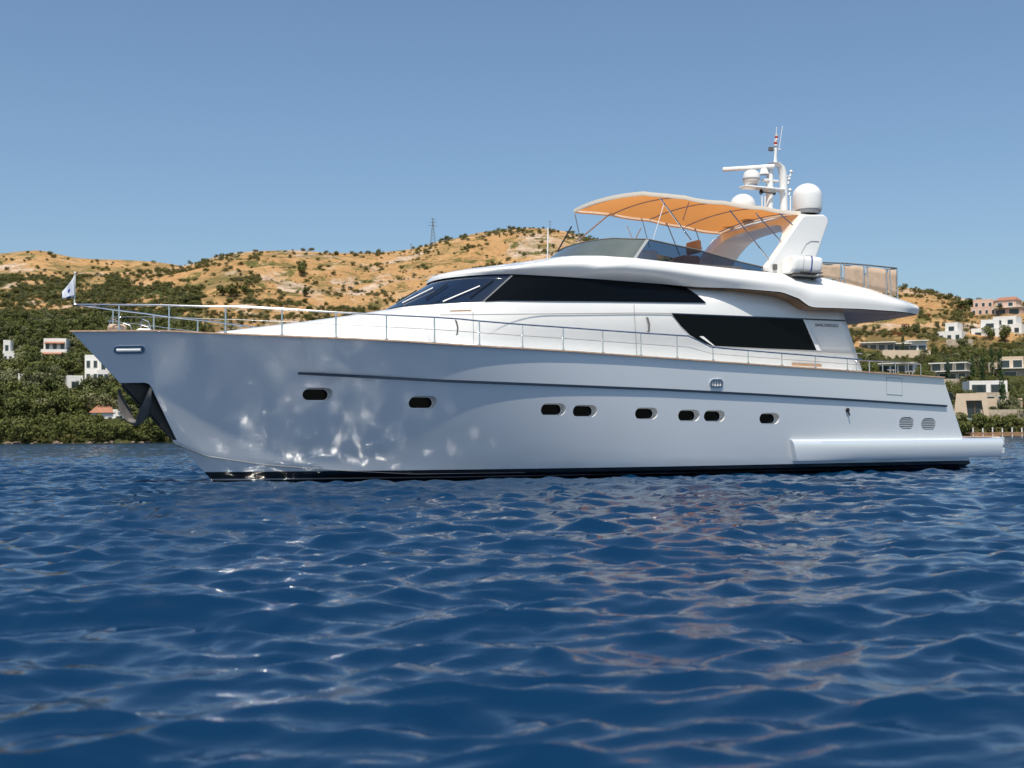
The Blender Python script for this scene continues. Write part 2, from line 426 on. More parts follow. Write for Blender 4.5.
# hull hatch outline, drain, fairleads, stern roller
def outline(poly_px, name, matn='trim', r=0.008):
    pts = []
    for px, py in poly_px:
        s, y, z = on_hull(px, py); pts.append(V(s, y + 0.004, z))
    mb = MB(); mb.tube(pts + [pts[0]], r, 5); return mb.build(name, matn, yacht)
outline([(886.5, 377.5), (902, 378.5), (902, 395), (886.5, 394)], 'hull_hatch', 'trim')
def fairlead(px, py, w_, h_, bars):
    s, y, z = on_hull(px, py); e_ = 0.35
    s2 = s + e_; sl = (hull_y(s2, z) - hull_y(s - e_, z)) / (2 * e_); zl = (hull_y(s, z + .15) - hull_y(s, z - .15)) / .3
    fb = MB(); st = stadium(0, 0, w_, h_); si = stadium(0, 0, w_ - 0.09, h_ - 0.09)
    f = lambda a, c, o: V(s + a, y + a * sl + c * zl + o, z + c)
    fb.grid([[f(a, c, 0.0) for a, c in st], [f(a, c, 0.035) for a, c in st], [f(a, c, 0.035) for a, c in si], [f(a, c, 0.002) for a, c in si]], closed=True)
    for k in bars: fb.tube([f(k, -h_ / 2 + .03, 0.02), f(k, h_ / 2 - .03, 0.02)], 0.014, 6)
    fo = fb.build('fairlead', 'steel', yacht)
    q = MB(); q.prism([f(a, c, 0.004) for a, c in si], (0, 0.006, 0)); q.build('opening', 'white2' if len(bars) else 'black', fo, smooth=False)
fairlead(716, 383.5, 0.40, 0.22, (-0.08, 0.0, 0.08))
s, y, z = on_hull(129, 350); sl = (hull_y(s + .3, z) - hull_y(s - .3, z)) / .6; zl = (hull_y(s, z + .15) - hull_y(s, z - .15)) / .3
fairlead(129, 350, 0.62, 0.17, ())
q = MB(); q.tube([V(s - .24, y - .24 * sl + .03, z), V(s + .24, y + .24 * sl + .03, z)], 0.045, 10); q.build('fairlead_roller', 'white2', yacht)
s, y, z = on_hull(847, 411); q = MB(); q.lathe(V(s, y, z + .03), [(0.0, 0.05), (0.05, 0.05), (0.05, 0), (0.07, 0), (0.07, -.02)], 12, axis=(0, 1, 0)); q.tube([V(s + .02, y + .03, z), V(s + .05, y + .05, z - .12)], 0.02, 6); q.build('drain_outlet', 'black', yacht)
s, z = P(950.5, 397, 2.8); q = MB(); q.lathe(V(s, 2.66, z), [(0.0, 0.14), (0.11, 0.14), (0.15, 0.08), (0.15, -.1)], 16, axis=(0, 1, 0)); q.build('mooring_roller', 'black', yacht)

# ---- deckhouse ------------------------------------------------------------
def plan(sf, Rf, Y, s_end, n1=26, n2=40, p=2.3):
    """port half plan curve from centreline front, round, then straight aft; Y may be a function of s"""
    out = []
    Yf = Y if callable(Y) else (lambda s: Y)
    for k in range(n1):
        a = math.pi / 2 * k / n1
        s = sf + Rf * (1 - math.cos(a) ** (2 / p)); out.append((s, Yf(sf + Rf) * math.sin(a) ** (2 / p)))
    for k in range(n2 + 1):
        s = sf + Rf + (s_end - sf - Rf) * k / n2; out.append((s, Yf(s)))
    return out
def both(rows):
    """rows of (s,y,z) port half (first = centre) -> full rows of vectors"""
    return [[V(s, -y, z) for s, y, z in r[::-1]] + [V(s, y, z) for s, y, z in r[1:]] for r in rows]
KN = [(385,311.5),(440,315),(540,314),(640,313),(704,313.7),(803,319),(845,320.5),(870,322)]
WB = [(385,308.2),(412,306),(440,304.2),(500,301.2),(600,301.8),(707,303.2),(805,308.5),(845,311)]
WT = [(430,280.5),(450,277.5),(470,275.5),(490,274.3),(512,274),(560,276.5),(600,279.2),(660,283.8),(695,287.5),(782,292),(799,299),(808,307),(860,309)]
def front_s(px, py, y=0.0): return P(px, py, y)[0]
sfB = front_s(388, 308); sfT = front_s(436, 281)
print('S_END', S_END, 'sfB', sfB, 'sfT', sfT, 'ZT', ZT, 'sponson', SP_Z0, SP_Z1, s_e)
YW = 2.38
def zl(pl, L, zmaxfront=None):
    out = []
    for s, y in pl: out.append([s, y, zfit(s, y, L)])
    # forward of the leftmost visible point keep the value level
    return out
def level_front(r, n=10):
    """centre-front points that the photo's outline does not fix: hold the height of point n"""
    z = r[n][2]
    for k in range(n): r[k][2] = z + (r[k][2] - z) * 0.15
    return r
eD = sx(863, 366, YW); eK = sx(845, 320.5, YW); eB = sx(843, 311, YW); eT = sx(842, 305, YW)
lvD = [(s, y, zs(s) - 0.05) for s, y in plan(sfB - 0.10, 3.4, YW + 0.04, eD)]
lvK = level_front(zl(plan(sfB - 0.08, 3.4, YW + 0.03, eK), KN))
lvB = level_front(zl(plan(sfB, 3.4, YW, eB), WB))
def YT(s): return YW - 0.28 + 0.22 * sm(sx(660, 284, 2.1), sx(740, 290, 2.3), s)
lvT = level_front(zl(plan(sfT, 3.0, YT, eT), WT), 8)
mb = MB(); mb.grid(both([lvD, lvK])); mb.grid(both([lvK, lvB])); mb.grid(both([lvB, lvT]))
house = mb.build('deckhouse', 'white', yacht, solid=0.05, angle=60)
# aft bulkhead of the deckhouse with dark saloon doors
ab = MB(); ab.add([V(eD - .05, -YW, zs(eD)), V(eD - .05, YW, zs(eD)), V(eT - .05, YW - .05, lvT[-1][2]), V(eT - .05, -YW + .05, lvT[-1][2])], [(0, 1, 2, 3)])
ab.build('saloon_doors', 'glass', yacht, solid=0.04)

def panel(r0, r1, px0, px1, t0=0.0, t1=1.0, off=0.012, name='w', matn='glass', shear=0, bot_px=None, corner=0, parent=None, both_sides=True):
    """glass panel following the wall between two level rows; px range selects stations; t0..t1 the height fraction"""
    n = len(r0); res = []
    def xy(r, f):
        i = min(int(f), n - 2); k = f - i
        return [r[i][a] + (r[i + 1][a] - r[i][a]) * k for a in range(3)]
    def find(r, px):
        lo = 0; 
        for i in range(n - 1):
            a = proj(W(*r[i]))[0]; b_ = proj(W(*r[i + 1]))[0]
            if a <= px <= b_: return i + (px - a) / (b_ - a)
        return 0 if px < proj(W(*r[0]))[0] else n - 1
    mb = MB(); M1 = 140; rr = []
    f0t, f1t = (find(r1, px0), find(r1, px1)) if px0 is not None else (0, n - 1)
    bp = bot_px or (px0, px1)
    f0b, f1b = (find(r0, bp[0]), find(r0, bp[1])) if bp[0] is not None else (0, n - 1)
    for i in range(M1 + 1):
        k = i / M1; A = xy(r0, f0b + (f1b - f0b) * k); B = xy(r1, f0t + (f1t - f0t) * k)
        # outward normal in plan
        A2 = xy(r0, min(f0b + (f1b - f0b) * k + 0.5, n - 1)); A1 = xy(r0, max(f0b + (f1b - f0b) * k - 0.5, 0))
        d = Vector((A2[0] - A1[0], A2[1] - A1[1], 0)).normalized(); nx, ny = -d.y, d.x
        rowp = []
        for j in range(5):
            tt = t0 + (t1 - t0) * j / 4
            if corner and k > 1 - corner: tt = t0 + (t1 - t0) * (j / 4) * math.sqrt(max(0, 1 - ((k - 1 + corner) / corner) ** 2) * 0.85 + 0.15 * (1 - (k - 1 + corner) / corner))
            q = [A[a] + (B[a] - A[a]) * tt for a in range(3)]
            rowp.append((q[0] + nx * off, q[1] + ny * off, q[2]))
        rr.append(rowp)
    for sg in ((1, -1) if both_sides else (1,)):
        mb = MB(); mb.grid([[V(s, sg * y, z) for s, y, z in r] for r in rr])
        res.append(mb.build(name, matn, parent or yacht, solid=0.03 if False else 0))
    return res
M_['pillar'] = mat('pillar_grey', (0.10, 0.11, 0.12), 0.4)
# windscreen (front, bluish) and pilothouse side window
panel(lvB, lvT, 437, 512.5, name='windscreen', matn='bglass', bot_px=(389, 481.5), t0=0.02, t1=0.97)
mb = MB()
wb = [q for q in lvB if proj(W(*q))[0] < 391 or q[1] < 0.9]; k_ = len(wb)
wt = lvT[:k_]
cf = both([[(a[0] - 0.012, a[1], a[2] + 0.02) for a in lvB[:12]], [(a[0] - 0.012, a[1], a[2] - 0.02) for a in lvT[:12]]])
mb.grid(cf); mb.build('front_windscreen', 'bglass', yacht)
panel(lvB, lvT, 514.6, 690, name='pilothouse_window', off=0.03, matn='glass', bot_px=(483.6, 706), t0=0.02, t1=0.985, corner=0.05)
panel(lvB, lvT, 512.5, 514.6, name='windscreen_pillar', matn='pillar', bot_px=(481.5, 483.6), t0=0.02, t1=0.97, off=0.02)
for a, b_ in ((530.5, 531.5),): panel(lvB, lvT, a, a + 1.2, name='window_joint', matn='trim', bot_px=(a, a + 1.2), t0=0.02, t1=0.97, off=0.016)
# saloon window between deck and knuckle
def side_poly(pix, y, off, name, matn, parent=None, thick=0.01, label=None):
    out = []
    for sg in (1, -1):
        pts = []
        for px, py in pix:
            s, z = P(px, py, y + off); pts.append(V(s, sg * (y + off), z))
        mb = MB(); mb.prism(pts, (0, sg * thick, 0)); out.append(mb.build(name, matn, parent or yacht, smooth=False))
    return out
YS = YW + 0.04
side_poly([(672,314.2),(740,316),(802.7,319),(816.4,350.4),(760,348.3),(712,346.2),(700,341.5),(690,335),(681,326)], YS, 0.006, 'saloon_window', 'glass')
side_poly([(699.2,336.4),(712.5,345.4),(714.5,345.8),(703,336.2)], YS, 0.02, 'window_step', 'white2')
side_poly([(802.9,319),(804.8,319),(821,350.6),(816.6,350.5)], YS, 0.012, 'window_frame', 'white2')
side_poly([(672,313.0),(845,320),(845.5,321.2),(672,314.2)], YS, 0.015, 'belt_line_strip', 'stripe')  # thin dark strip in place of the belt's overhanging edge
side_poly([(711,345.8),(862,353.2),(862,354.2),(711,346.9)], YS, 0.012, 'window_ledge', 'trim')
side_poly([(440,314.6),(540,313.6),(640,312.6),(672,313),(672,313.8),(640,313.4),(540,314.4),(440,315.4)], YS, 0.006, 'wall_moulding', 'trim')
for xa, xb, ya, yb in ((440.5,473,311.5,344.0),(634,651,304.5,357.0)):
    for sg in (1, -1):
        mb = MB(); pts = []
        lpx = [(xb, ya), (xb + .8, yb)] if xa < 500 else [(xa, ya), (xa + 3, yb)]
        for px, py in lpx:
            s, z = P(px, py, YS + .01); pts.append(V(s, sg * (YS + 0.006), z))
        mb.tube(pts, 0.008, 5); do = mb.build('door_seam', 'trim', yacht)
for px, y0_, y1_ in ((456.5, 320.5, 334.5), (648, 317.5, 331.5)):
    for sg in (1, -1):
        a = P(px - .6, y0_, YS + .03); b_ = P(px + .6, y1_, YS + .03); mb = MB()
        mid = ((a[0] + b_[0]) / 2 + .02, (a[1] + b_[1]) / 2)
        mb.tube([V(a[0], sg * YS, a[1]), V(a[0], sg * (YS + .045), a[1] - .02), V(mid[0], sg * (YS + .06), mid[1]), V(b_[0], sg * (YS + .045), b_[1] + .02), V(b_[0], sg * YS, b_[1])], 0.022, 8)
        mb.build('door_handle', 'darksteel', yacht)
# builder's name on the aft quarter panel
fc = bpy.data.curves.new('name_lettering', 'FONT'); fc.body = 'SANLORENZO'; fc.size = 0.19; fc.extrude = 0.003; fc.space_character = 1.05
s, z = P(815, 326.3, YS); s2, z2 = P(838, 327.3, YS); fo = bpy.data.objects.new('name_lettering', fc); col.objects.link(fo); fo.parent = yacht
fo.location = V(s, YS + 0.012, z); fc.materials.append(M_['stripe'])
# text runs aft (local -x), stands up (z), faces port (+y)
fo.rotation_euler = Matrix(((-1, 0, 0), (0, 0, 1), (0, 1, 0))).transposed().to_3x3().to_euler()
bpy.context.view_layer.update(); fo.scale = [abs(s2 - s) / max(fo.dimensions.x, 0.1)] * 3
fme = bpy.data.meshes.new_from_object(fo.evaluated_get(bpy.context.evaluated_depsgraph_get())); fn = bpy.data.objects.new('builder_lettering', fme)
col.objects.link(fn); fn.parent = yacht; fn.location = fo.location; fn.rotation_euler = fo.rotation_euler; fn.scale = fo.scale; bpy.data.objects.remove(fo)
# vent slot / step on the side wall aft
side_poly([(792,363.3),(821.5,364.8),(821.5,367),(792,365.6)], YS, 0.006, 'wall_slot', 'tan')
side_poly([(450,310.4),(470,309.8),(472,311.2),(450,311.8)], YS, 0.01, 'wall_grab', 'tan')

# foredeck trunk
TR = [(190,335.2),(215,332.5),(240,329.3),(300,322),(350,315.2),(385,309.5),(420,306)]
tb = MB(); rr = []
s0_ = sx(205, 333, 1.2); s1_ = sfB + 1.6
for i in range(40):
    k = i / 39; s = s0_ + (s1_ - s0_) * k; wd = max(0.3, min(ys(s) - 0.75, YW - 0.25)) * (1 - (1 - min(1, k * 6 + .02)) ** 2.2) * (1 - .45 * sm(.62, 1, k))
    zd = zs(s) - 0.04; zt_ = max(zd + 0.03, zfit(s, 0.35 * wd, TR))
    row = []
    for j in range(25):
        q = -1 + 2 * j / 24; a = abs(q)
        yy = wd * math.copysign(1 - (1 - a) ** 1.5, q) if True else wd * q
        zz = zd + (zt_ - zd) * (1 - (abs(yy) / wd) ** 5)
        row.append(V(s, yy, zz))
    rr.append(row)
tb.grid(rr); tb.build('foredeck_trunk', 'white', yacht)

# ---- flybridge shell --------------------------------------------------------
LB = WT[:-1] + [(812,308.2),(860,310),(900,315),(918,319)]
LB = [(430,280.5),(450,277.5),(470,275.5),(490,274.3),(512,274),(560,276.5),(600,279.2),(660,283.8),(695,287),(740,288.5),(782,292),(799,298.5),(808,305.5),(814,307.3),(860,308.8),(900,311.5),(919,314.5)]
LT = [(432,279.5),(440,275.5),(450,272.5),(465,269.8),(480,268),(510,265.3),(530,263.2),(542,261),(560,257.3),(577,255.8),(600,255.7),(635,258),(660,261),(766,272),(800,275.5),(821,277.5),(870,289),(905,301),(919,308)]
eF = sx(916.5, 314, 2.25)
sA = sx(695, 287.5, 2.15); sB_ = sx(806, 306, 2.85)
def YBt(s): return 2.14 + 0.72 * sm(sA - 1.5, sB_ - 0.3, s) - 0.55 * sm(eF - 1.6, eF, s) ** 2
def YTt(s): return 1.72 + 0.65 * sm(sfT + 3, sx(640, 259, 2.3), s) - 0.35 * sm(eF - 1.8, eF, s) ** 2
def YMd(s): return 0.5 * (YBt(s) + YTt(s)) + 0.22 - 0.05 * sm(eF - 2, eF, s)
N1, N2 = 26, 70
bt = level_front([[s, y, zfit(s, y, LB)] for s, y in plan(sfT - 0.10, 3.1, YBt, eF, N1, N2)], 8)
tp = [[s, y, 0] for s, y in plan(sfT + 0.55, 3.4, YTt, eF - 0.25, N1, N2)]
for q in tp: q[2] = zfit(q[0], q[1], LT)
tp = level_front(tp, 12)
md = []
for i in range(len(bt)):
    b0, t0_ = bt[i], tp[i]; s = b0[0] * 0.72 + t0_[0] * 0.28; 
    sc_ = YMd(b0[0]) / max(YBt(b0[0]), .1); y = (0.55 * b0[1] + 0.45 * t0_[1]) + 0.20 * (b0[1] / YBt(max(b0[0], sfT + 3)))
    md.append([s - 0.10 * (1 - b0[1] / 2.2 if b0[1] < 2.2 else 0), y, b0[2] + (t0_[2] - b0[2]) * 0.52])
def cr4(a, b_, c, d, t):
    return [0.5 * ((2 * b_[k]) + (-a[k] + c[k]) * t + (2 * a[k] - 5 * b_[k] + 4 * c[k] - d[k]) * t * t + (-a[k] + 3 * b_[k] - 3 * c[k] + d[k]) * t ** 3) for k in range(3)]
rows_ = []
cl = [[q[0] + 0.0, 0.0, q[2] + 0.10] for q in tp]      # crown near the centreline
inn = [[q[0] + (0.5 if i < 12 else 0.2), q[1] * 0.6, q[2] + 0.07] for i, q in enumerate(tp)]
seq = [bt, md, tp]
for j in range(2):
    for t_ in (0, .2, .4, .6, .8):
        rw = []
        for i in range(len(bt)):
            a = seq[max(j - 1, 0)][i]; b_ = seq[j][i]; c = seq[j + 1][i]; d = seq[min(j + 2, 2)][i]
            rw.append(cr4(a, b_, c, d, t_))
        rows_.append(rw)
rows_.append(tp)
rows_.append([[q[0] + (0.25 if i < 12 else 0.0), q[1] * 0.85, q[2] + 0.045] for i, q in enumerate(tp)]) 
sfl = sx(560, 257, 2.0)
fr = both(rows_)
mb = MB(); mb.grid(fr)
top = fr[-1]; mb.add(top, [tuple(range(len(top)))])
hh = len(fr[0]) // 2
mb.add([fr[k][0] for k in range(len(fr))] + [fr[k][-1] for k in range(len(fr) - 1, -1, -1)], [tuple(range(2 * len(fr)))])
fly = mb.build('flybridge', 'white', yacht, weld=0.001, angle=42)
# underside, coloured brown in place of its bronze reflections
ub = MB(); r0_ = [[V(q[0], sg_ * q[1] * 0.985, q[2] + 0.0 + 0.0) for sg_ in (1, 0.5, 0, -0.5, -1)] for q in bt[N1:]]
r0_ = [[Vector((v.x, v.y, v.z + (0.012 if abs(abs(k - 2) - 2) < .5 else -0.02) - .03)) for k, v in enumerate(r)] for r in r0_]
ub.grid(r0_); ub.build('overhang_underside', 'ceiling', yacht)
# ---- flybridge screen -------------------------------------------------------
YF = lambda s: YTt(s) - 0.10
fsB = front_s(546, 259, 0) ; fsT = fsB + 0.75
SB = [(542,260.5),(560,257.8),(577,256),(600,256),(635,258),(660,261.3),(700,265),(764,271.8)]
ST = [(546,256),(556,250.5),(566,246),(577,242.3),(590,239.8),(610,238.3),(648,239.3),(700,250.5),(740,262),(766,268)]
eS = sx(765, 270, 2.3)
def screen_rows(e_):
    a = [[s, y, zfit(s, y, SB) - 0.03] for s, y in plan(fsB, 2.2, YF, e_, 30, 50)]
    b_ = [[s, y, zfit(s, y, ST)] for s, y in plan(fsT, 1.9, lambda s: YF(s) - 0.12, e_ + 0.05, 30, 50)]
    return level_front(a, 14), level_front(b_, 14)
rB, rT = screen_rows(eS)
panel(rB, rT, 500, 647, name='flybridge_windscreen', matn='smoked', bot_px=(500, 633), off=0.0)
panel(rB, rT, 648, 766, name='side_screen', matn='acrylic', bot_px=(636, 764), off=0.0)
panel(rB, rT, 646, 649, name='screen_post', matn='trim', bot_px=(632.5, 635.5), off=0.015)
mb = MB(); mb.tube(both([rT])[0], 0.022, 6); mb.build('screen_rail', 'darksteel', yacht)
# cockpit furniture on the flybridge
def cushion(c, d, name, matn, parent, rz=0, bev=0.06):
    mb = MB(); mb.box((0, 0, 0), d); o = mb.build(name, matn, parent, bevel=bev); o.location = c; o.rotation_euler = (0, 0, rz); return o
s, z = P(686, 246, 0.2)
hs = empty('helm_seat'); hs.parent = yacht; hs.location = V(s, 0.2, z - 0.65)
cushion((0, 0, 0.1), (0.55, 0.6, 0.5), 'seat', 'tan', hs); cushion((-0.25, 0, 0.62), (0.14, 0.62, 0.36), 'backrest', 'tan', hs)
s, z = P(700, 262, 1.4); cushion(V(s, 1.35, z - 0.25), (2.4, 0.7, 0.3), 'bench_seat', 'mesh', yacht); 
s, z = P(650, 255, 0.5); cushion(V(s - .3, 0.2, z - 0.25), (0.5, 1.6, 0.6), 'helm_console', 'white2', yacht)

# ---- canopy -----------------------------------------------------------------
YC = 1.9
PE = [(646,193),(661,195),(694,200.5),(731,205),(799,214.5),(806,216)]
c0, c1 = 13.72, P(800, 214.5, YC)[0]
def cz(s, y):
    q = y / YC; base = zfit(s, YC, PE) + 0.07 + 0.10 * (1 - q) * (1 - .75 * sm(1.5, 5, s - c0)) - 0.05 * sm(.8, 0, s - c0)
    k = sm(0, 1.6, s - c0)
    return base + 0.10 * (1 - q * q) * (0.75 + 0.5 * k) - 0.0 + (-0.03 * abs(math.sin((s - c0) * math.pi / 1.25)))
mb = MB(); rr = []
NS = 44
ss_ = [c0 + (c1 - c0) * i / NS for i in range(NS + 1)]
for s in ss_:
    rr.append([V(s - 0.10 * (1 - (k_ / 12 - 1) ** 2) * (1 - sm(0, 1.5, s - c0)), -YC + 2 * YC * k_ / 24, cz(s, -YC + 2 * YC * k_ / 24)) for k_ in range(25)])
mb.grid(rr); can = mb.build('sun_canopy', 'canopy', yacht, weld=0)
vb = MB(); loop = rr[0] + [r[-1] for r in rr[1:]] + rr[-1][-2::-1] + [r[0] for r in rr[-2:0:-1]]
cen = Vector((-(c0 + c1) / 2, 0, 7.3))
def out_(v, o):
    d = Vector((v.x - cen.x, v.y, 0)); dx = 1 if abs(v.x + c0) < 0.15 else (-1 if abs(v.x + c1) < .05 else 0); dy = 1 if v.y > YC - .01 else (-1 if v.y < -YC + .01 else 0)
    return v + Vector((dx * o, dy * o, 0))
vb.grid([[out_(v, 0.012) + Vector((0, 0, 0.02)) for v in loop], [out_(v, 0.02) - Vector((0, 0, 0.05)) for v in loop], [out_(v, 0.015) - Vector((0, 0, 0.085)) for v in loop], [out_(v, -0.005) - Vector((0, 0, 0.085)) for v in loop]], closed=True)
vb.build('valance', 'cream', can, weld=0)
for s in (c0 + 0.06, c0 + 1.25, c0 + 2.5, c0 + 3.75, c1 - .08):
    mb = MB(); mb.tube([V(s, -YC + 0.04 + (2 * YC - .08) * k_ / 16, cz(s, -YC + .04 + (2 * YC - .08) * k_ / 16) - 0.03) for k_ in range(17)], 0.016, 6); mb.build('canopy_hoop', 'steel', yacht)
def pole(p0, p1, y0_, y1_, r=0.016, m='steel', ext=0.0, name='canopy_pole', bend=0):
    a = P(*p0, y0_); b_ = P(*p1, y1_); A = V(a[0], y0_, a[1]); B = V(b_[0], y1_, b_[1]); B = B + (B - A).normalized() * ext
    pts = [A, B] if not bend else [A + (B - A) * t_ + Vector((0, 0, bend * math.sin(math.pi * t_))) for t_ in (0, .2, .4, .6, .8, 1)]
    mb = MB(); mb.tube(pts, r, 7); return mb.build(name, m, yacht)
y1 = 1.88
for p0, p1, r in (((660,198),(691,240),.02), ((664,204),(652,243),.011), ((729.5,210),(771,262),.018), ((755.5,213),(783.5,244.5),.018), ((779,213),(796,228),.018)):
    pole(p0, p1, y1, 2.0, r)
for p0, p1, r, e_ in (((575,214),(580,238),.016,.3), ((617,208),(581,238),.02,.2), ((640.5,213),(647,238),.013,.3), ((666,221),(676,246),.016,.3), ((694,224),(699,240),.016,.3), ((725,228),(712.5,263),.012,.2), ((641,228),(636,238),.014,.2)):
    pole(p0, p1, -y1, -1.9, r, ext=e_)
pole((689,202), (683,220), 1.0, -0.2, .014)
pole((548,228), (547.5,262), -1.1, -1.1, .018, 'white2', .3, 'whip_antenna')
pole((571.5,226.5), (561,245), -0.9, -0.9, .022, 'black', .2, 'searchlight_post')
pole((627,226), (633,240), -1.3, -1.3, .012, 'white2', .3, 'whip_antenna')

# ---- radar arch ---------------------------------------------------------------
LEG = [(765,268.5),(772,259.5),(802,216.5),(805,214.6),(824,214.3),(828,217.5),(829,222),(817,256.7),(816,266),(823,284),(785,281)]
legp = [P(a, b_, 2.15) for a, b_ in LEG]
for sg in (1, -1):
    mb = MB(); mb.prism([V(s, sg * 1.90, z) for s, z in legp], (0, sg * 0.25, 0)); mb.build('arch_leg', 'white', yacht, bevel=0.05)
zt_ = P(815, 214.3, 2.15)[1]; 
sF = lambda z: legp[1][0] + (legp[2][0] - legp[1][0]) * (z - legp[1][1]) / (legp[2][1] - legp[1][1]) - .0
sAf = lambda z: legp[6][0] + (legp[7][0] - legp[6][0]) * (z - legp[6][1]) / (legp[7][1] - legp[6][1])
mb = MB(); rr = []
for k_ in range(31):
    y = -2.0 + 4.0 * k_ / 30; q = abs(y) / 2.0; zb_ = zt_ - 0.13 - 0.90 * q ** 5; zt2 = zt_ - 0.01 + 0.16 * (1 - q ** 6)
    rr.append([V(sF(zb_) + .01, y, zb_), V(sF(zt2) + .01, y, zt2), V(sAf(zt2) - .01, y, zt2), V(sAf(zb_) - .01, y, zb_)])
mb.grid(rr, closed=True); mb.add(rr[0], [(0, 1, 2, 3)]); mb.add(rr[-1], [(0, 1, 2, 3)]); mb.build('arch_beam', 'white', yacht, bevel=0.04)
# seam of locker on the leg
sl_ = [P(a, b_, 2.15) for a, b_ in ((801,253),(806,244),(811,241),(819,241.5))]
mb = MB(); mb.tube([V(s, 2.156, z) for s, z in sl_], 0.009, 5); mb.build('locker_seam', 'trim', yacht)
# domes
s, z = P(807.5, 213.5, 1.6); rD = 14.6 / F * (W(s, 1.6, z) - CAM).dot(fw); hD = P(807.5, 183.6, 1.6)[1] - z
def dome(c, r, h, name):
    e_ = empty(name); e_.parent = yacht; e_.location = c
    mb = MB(); prof = [(r * .82, 0.06), (r * .96, 0.10), (r, 0.16), (r, h - r * .92)] + [(r * math.cos(a), h - r * .92 + r * .92 * math.sin(a)) for a in [math.pi / 2 * k / 10 for k in range(1, 11)]]
    mb.lathe((0, 0, 0), prof, 32); mb.build('dome_cover', 'white', e_)
    mb = MB(); mb.lathe((0, 0, 0), [(r * .6, -0.02), (r * .85, 0.0), (r * .93, 0.07), (r * .85, 0.09)], 32); mb.build('dome_base', 'trim', e_)
dome(V(s, 1.6, z), rD, hD, 'satellite_dome')
s2, z2 = P(746, 194.3, -1.5); r2 = 13 / F * (W(s2, -1.5, z2) - CAM).dot(fw)
dome(V(19.3, -1.5, zt_ + .12), r2, max(z2 - zt_ - .12, 0.4), 'satellite_dome')
# mast
def mp(px, py, y=0.0): s, z = P(px, py, y); return V(s, y, z)
base_z = zt_ + 0.0
a = mp(769.5, 212); b_ = mp(771, 172); mb = MB()
def blade(path, wd, dp):
    mb = MB(); rr = []
    for p, ww in zip(path, wd):
        rr.append([p + Vector((math.cos(t) * ww, math.sin(t) * dp, 0)) for t in [2 * math.pi * k / 12 for k in range(12)]])
    mb.grid(rr, closed=True); mb.add(rr[0], [tuple(range(12))]); mb.add(rr[-1], [tuple(range(12))]); return mb
blade([mp(769, 214), mp(769.5, 190), mp(770, 170)], [0.11, 0.10, 0.09], 0.12).build('mast_column', 'white', yacht)
blade([mp(784, 214), mp(783.5, 190), mp(783, 174), mp(781, 167), mp(776.5, 163), mp(770, 163)], [0.12, 0.12, 0.12, 0.11, 0.10, 0.05], 0.12).build('mast_column', 'white', yacht)
blade([mp(775.5, 164), mp(775.5, 155), mp(775.8, 147)], [0.07, 0.045, 0.04], 0.04).build('mast_spire', 'white', yacht)
sr = empty('radar_scanner'); sr.parent = yacht; c = mp(764, 169); sr.location = c; sr.rotation_euler = (0, 0, R(-40))
l_ = (mp(764, 168) - mp(721.5, 168)).length
mb = MB(); mb.box((l_ * .80 / 2 - 0.16, 0, 0.06), (l_ * .80 + 0.32, 0.12, 0.125)); mb.build('scanner_bar', 'white', sr, bevel=0.04)
mb = MB(); mb.lathe((0, 0, -0.12), [(0.01, 0.12), (0.1, 0.12), (0.13, 0.02), (0.15, -0.04), (0.01, -0.04)], 16); mb.build('scanner_pedestal', 'white', sr)
rd = empty('radar_dome'); rd.parent = yacht; c = mp(751.5, 184.5); rd.location = c
mb = MB(); mb.lathe((0, 0, 0), [(0.01, 0), (0.19, 0.0), (0.235, 0.07), (0.25, 0.14), (0.24, 0.26), (0.20, 0.36), (0.12, 0.41), (0.001, 0.42)], 24); mb.build('dome_cover', 'white', rd)
mb = MB(); mb.lathe((0, 0, 0), [(0.252, 0.13), (0.256, 0.15), (0.252, 0.17)], 24); mb.build('dome_seam', 'trim', rd)
mb = MB(); a = mp(742.5, 185.5); b_ = mp(782, 186.5); mb.box(((a.x + b_.x) / 2, 0, a.z - 0.035), (abs(a.x - b_.x), 0.36, 0.06)); mb.build('mast_platform', 'white', yacht, bevel=0.02)
mb = MB(); a = mp(770, 181); mb.box((a.x, 0, a.z), (0.5, 0.2, 0.07)); mb.build('mast_crossbar', 'white', yacht, bevel=0.02)
hn = empty('air_horn'); hn.parent = yacht; hn.location = mp(768, 192.5, 0.2)
mb = MB(); mb.tube([(0.18, 0, 0), (-.2, 0, 0)], 0.028, 8); mb.build('horn_tube', 'darksteel', hn)
mb = MB(); mb.lathe((0.17, 0, 0), [(0.03, 0), (0.05, .05), (0.085, 0.08)], 14, axis=(1, 0, 0)); mb.build('horn_bell', 'black', hn); mb = MB(); mb.lathe((-0.17, 0, 0), [(0.03, 0), (0.05, .04), (0.065, 0.06)], 14, axis=(-1, 0, 0)); mb.build('horn_bell', 'black', hn)
for p, r in (((775.6, 146), .05), ((776.5, 140), .042)):
    c = mp(*p); mb = MB(); mb.lathe(c, [(r * 1.3, 0), (r * 1.3, .02), (r, .03), (r, .14), (r * 1.2, .15), (r * 1.2, .17), (.001, .17)], 12); mb.build('mast_light', 'white2', yacht)
    mb = MB(); mb.lathe(c + Vector((0, 0, .04)), [(r * 1.03, 0), (r * 1.03, .07)], 12); mb.build('lamp_lens', 'red', yacht)
mb = MB(); mb.box(mp(771, 149), (0.14, 0.1, 0.12)); mb.build('mast_camera', 'darksteel', yacht, bevel=.02)
mb = MB(); mb.tube([mp(772, 149.5), mp(781, 149.5)], 0.018, 6); mb.build('spire_arm', 'white2', yacht)
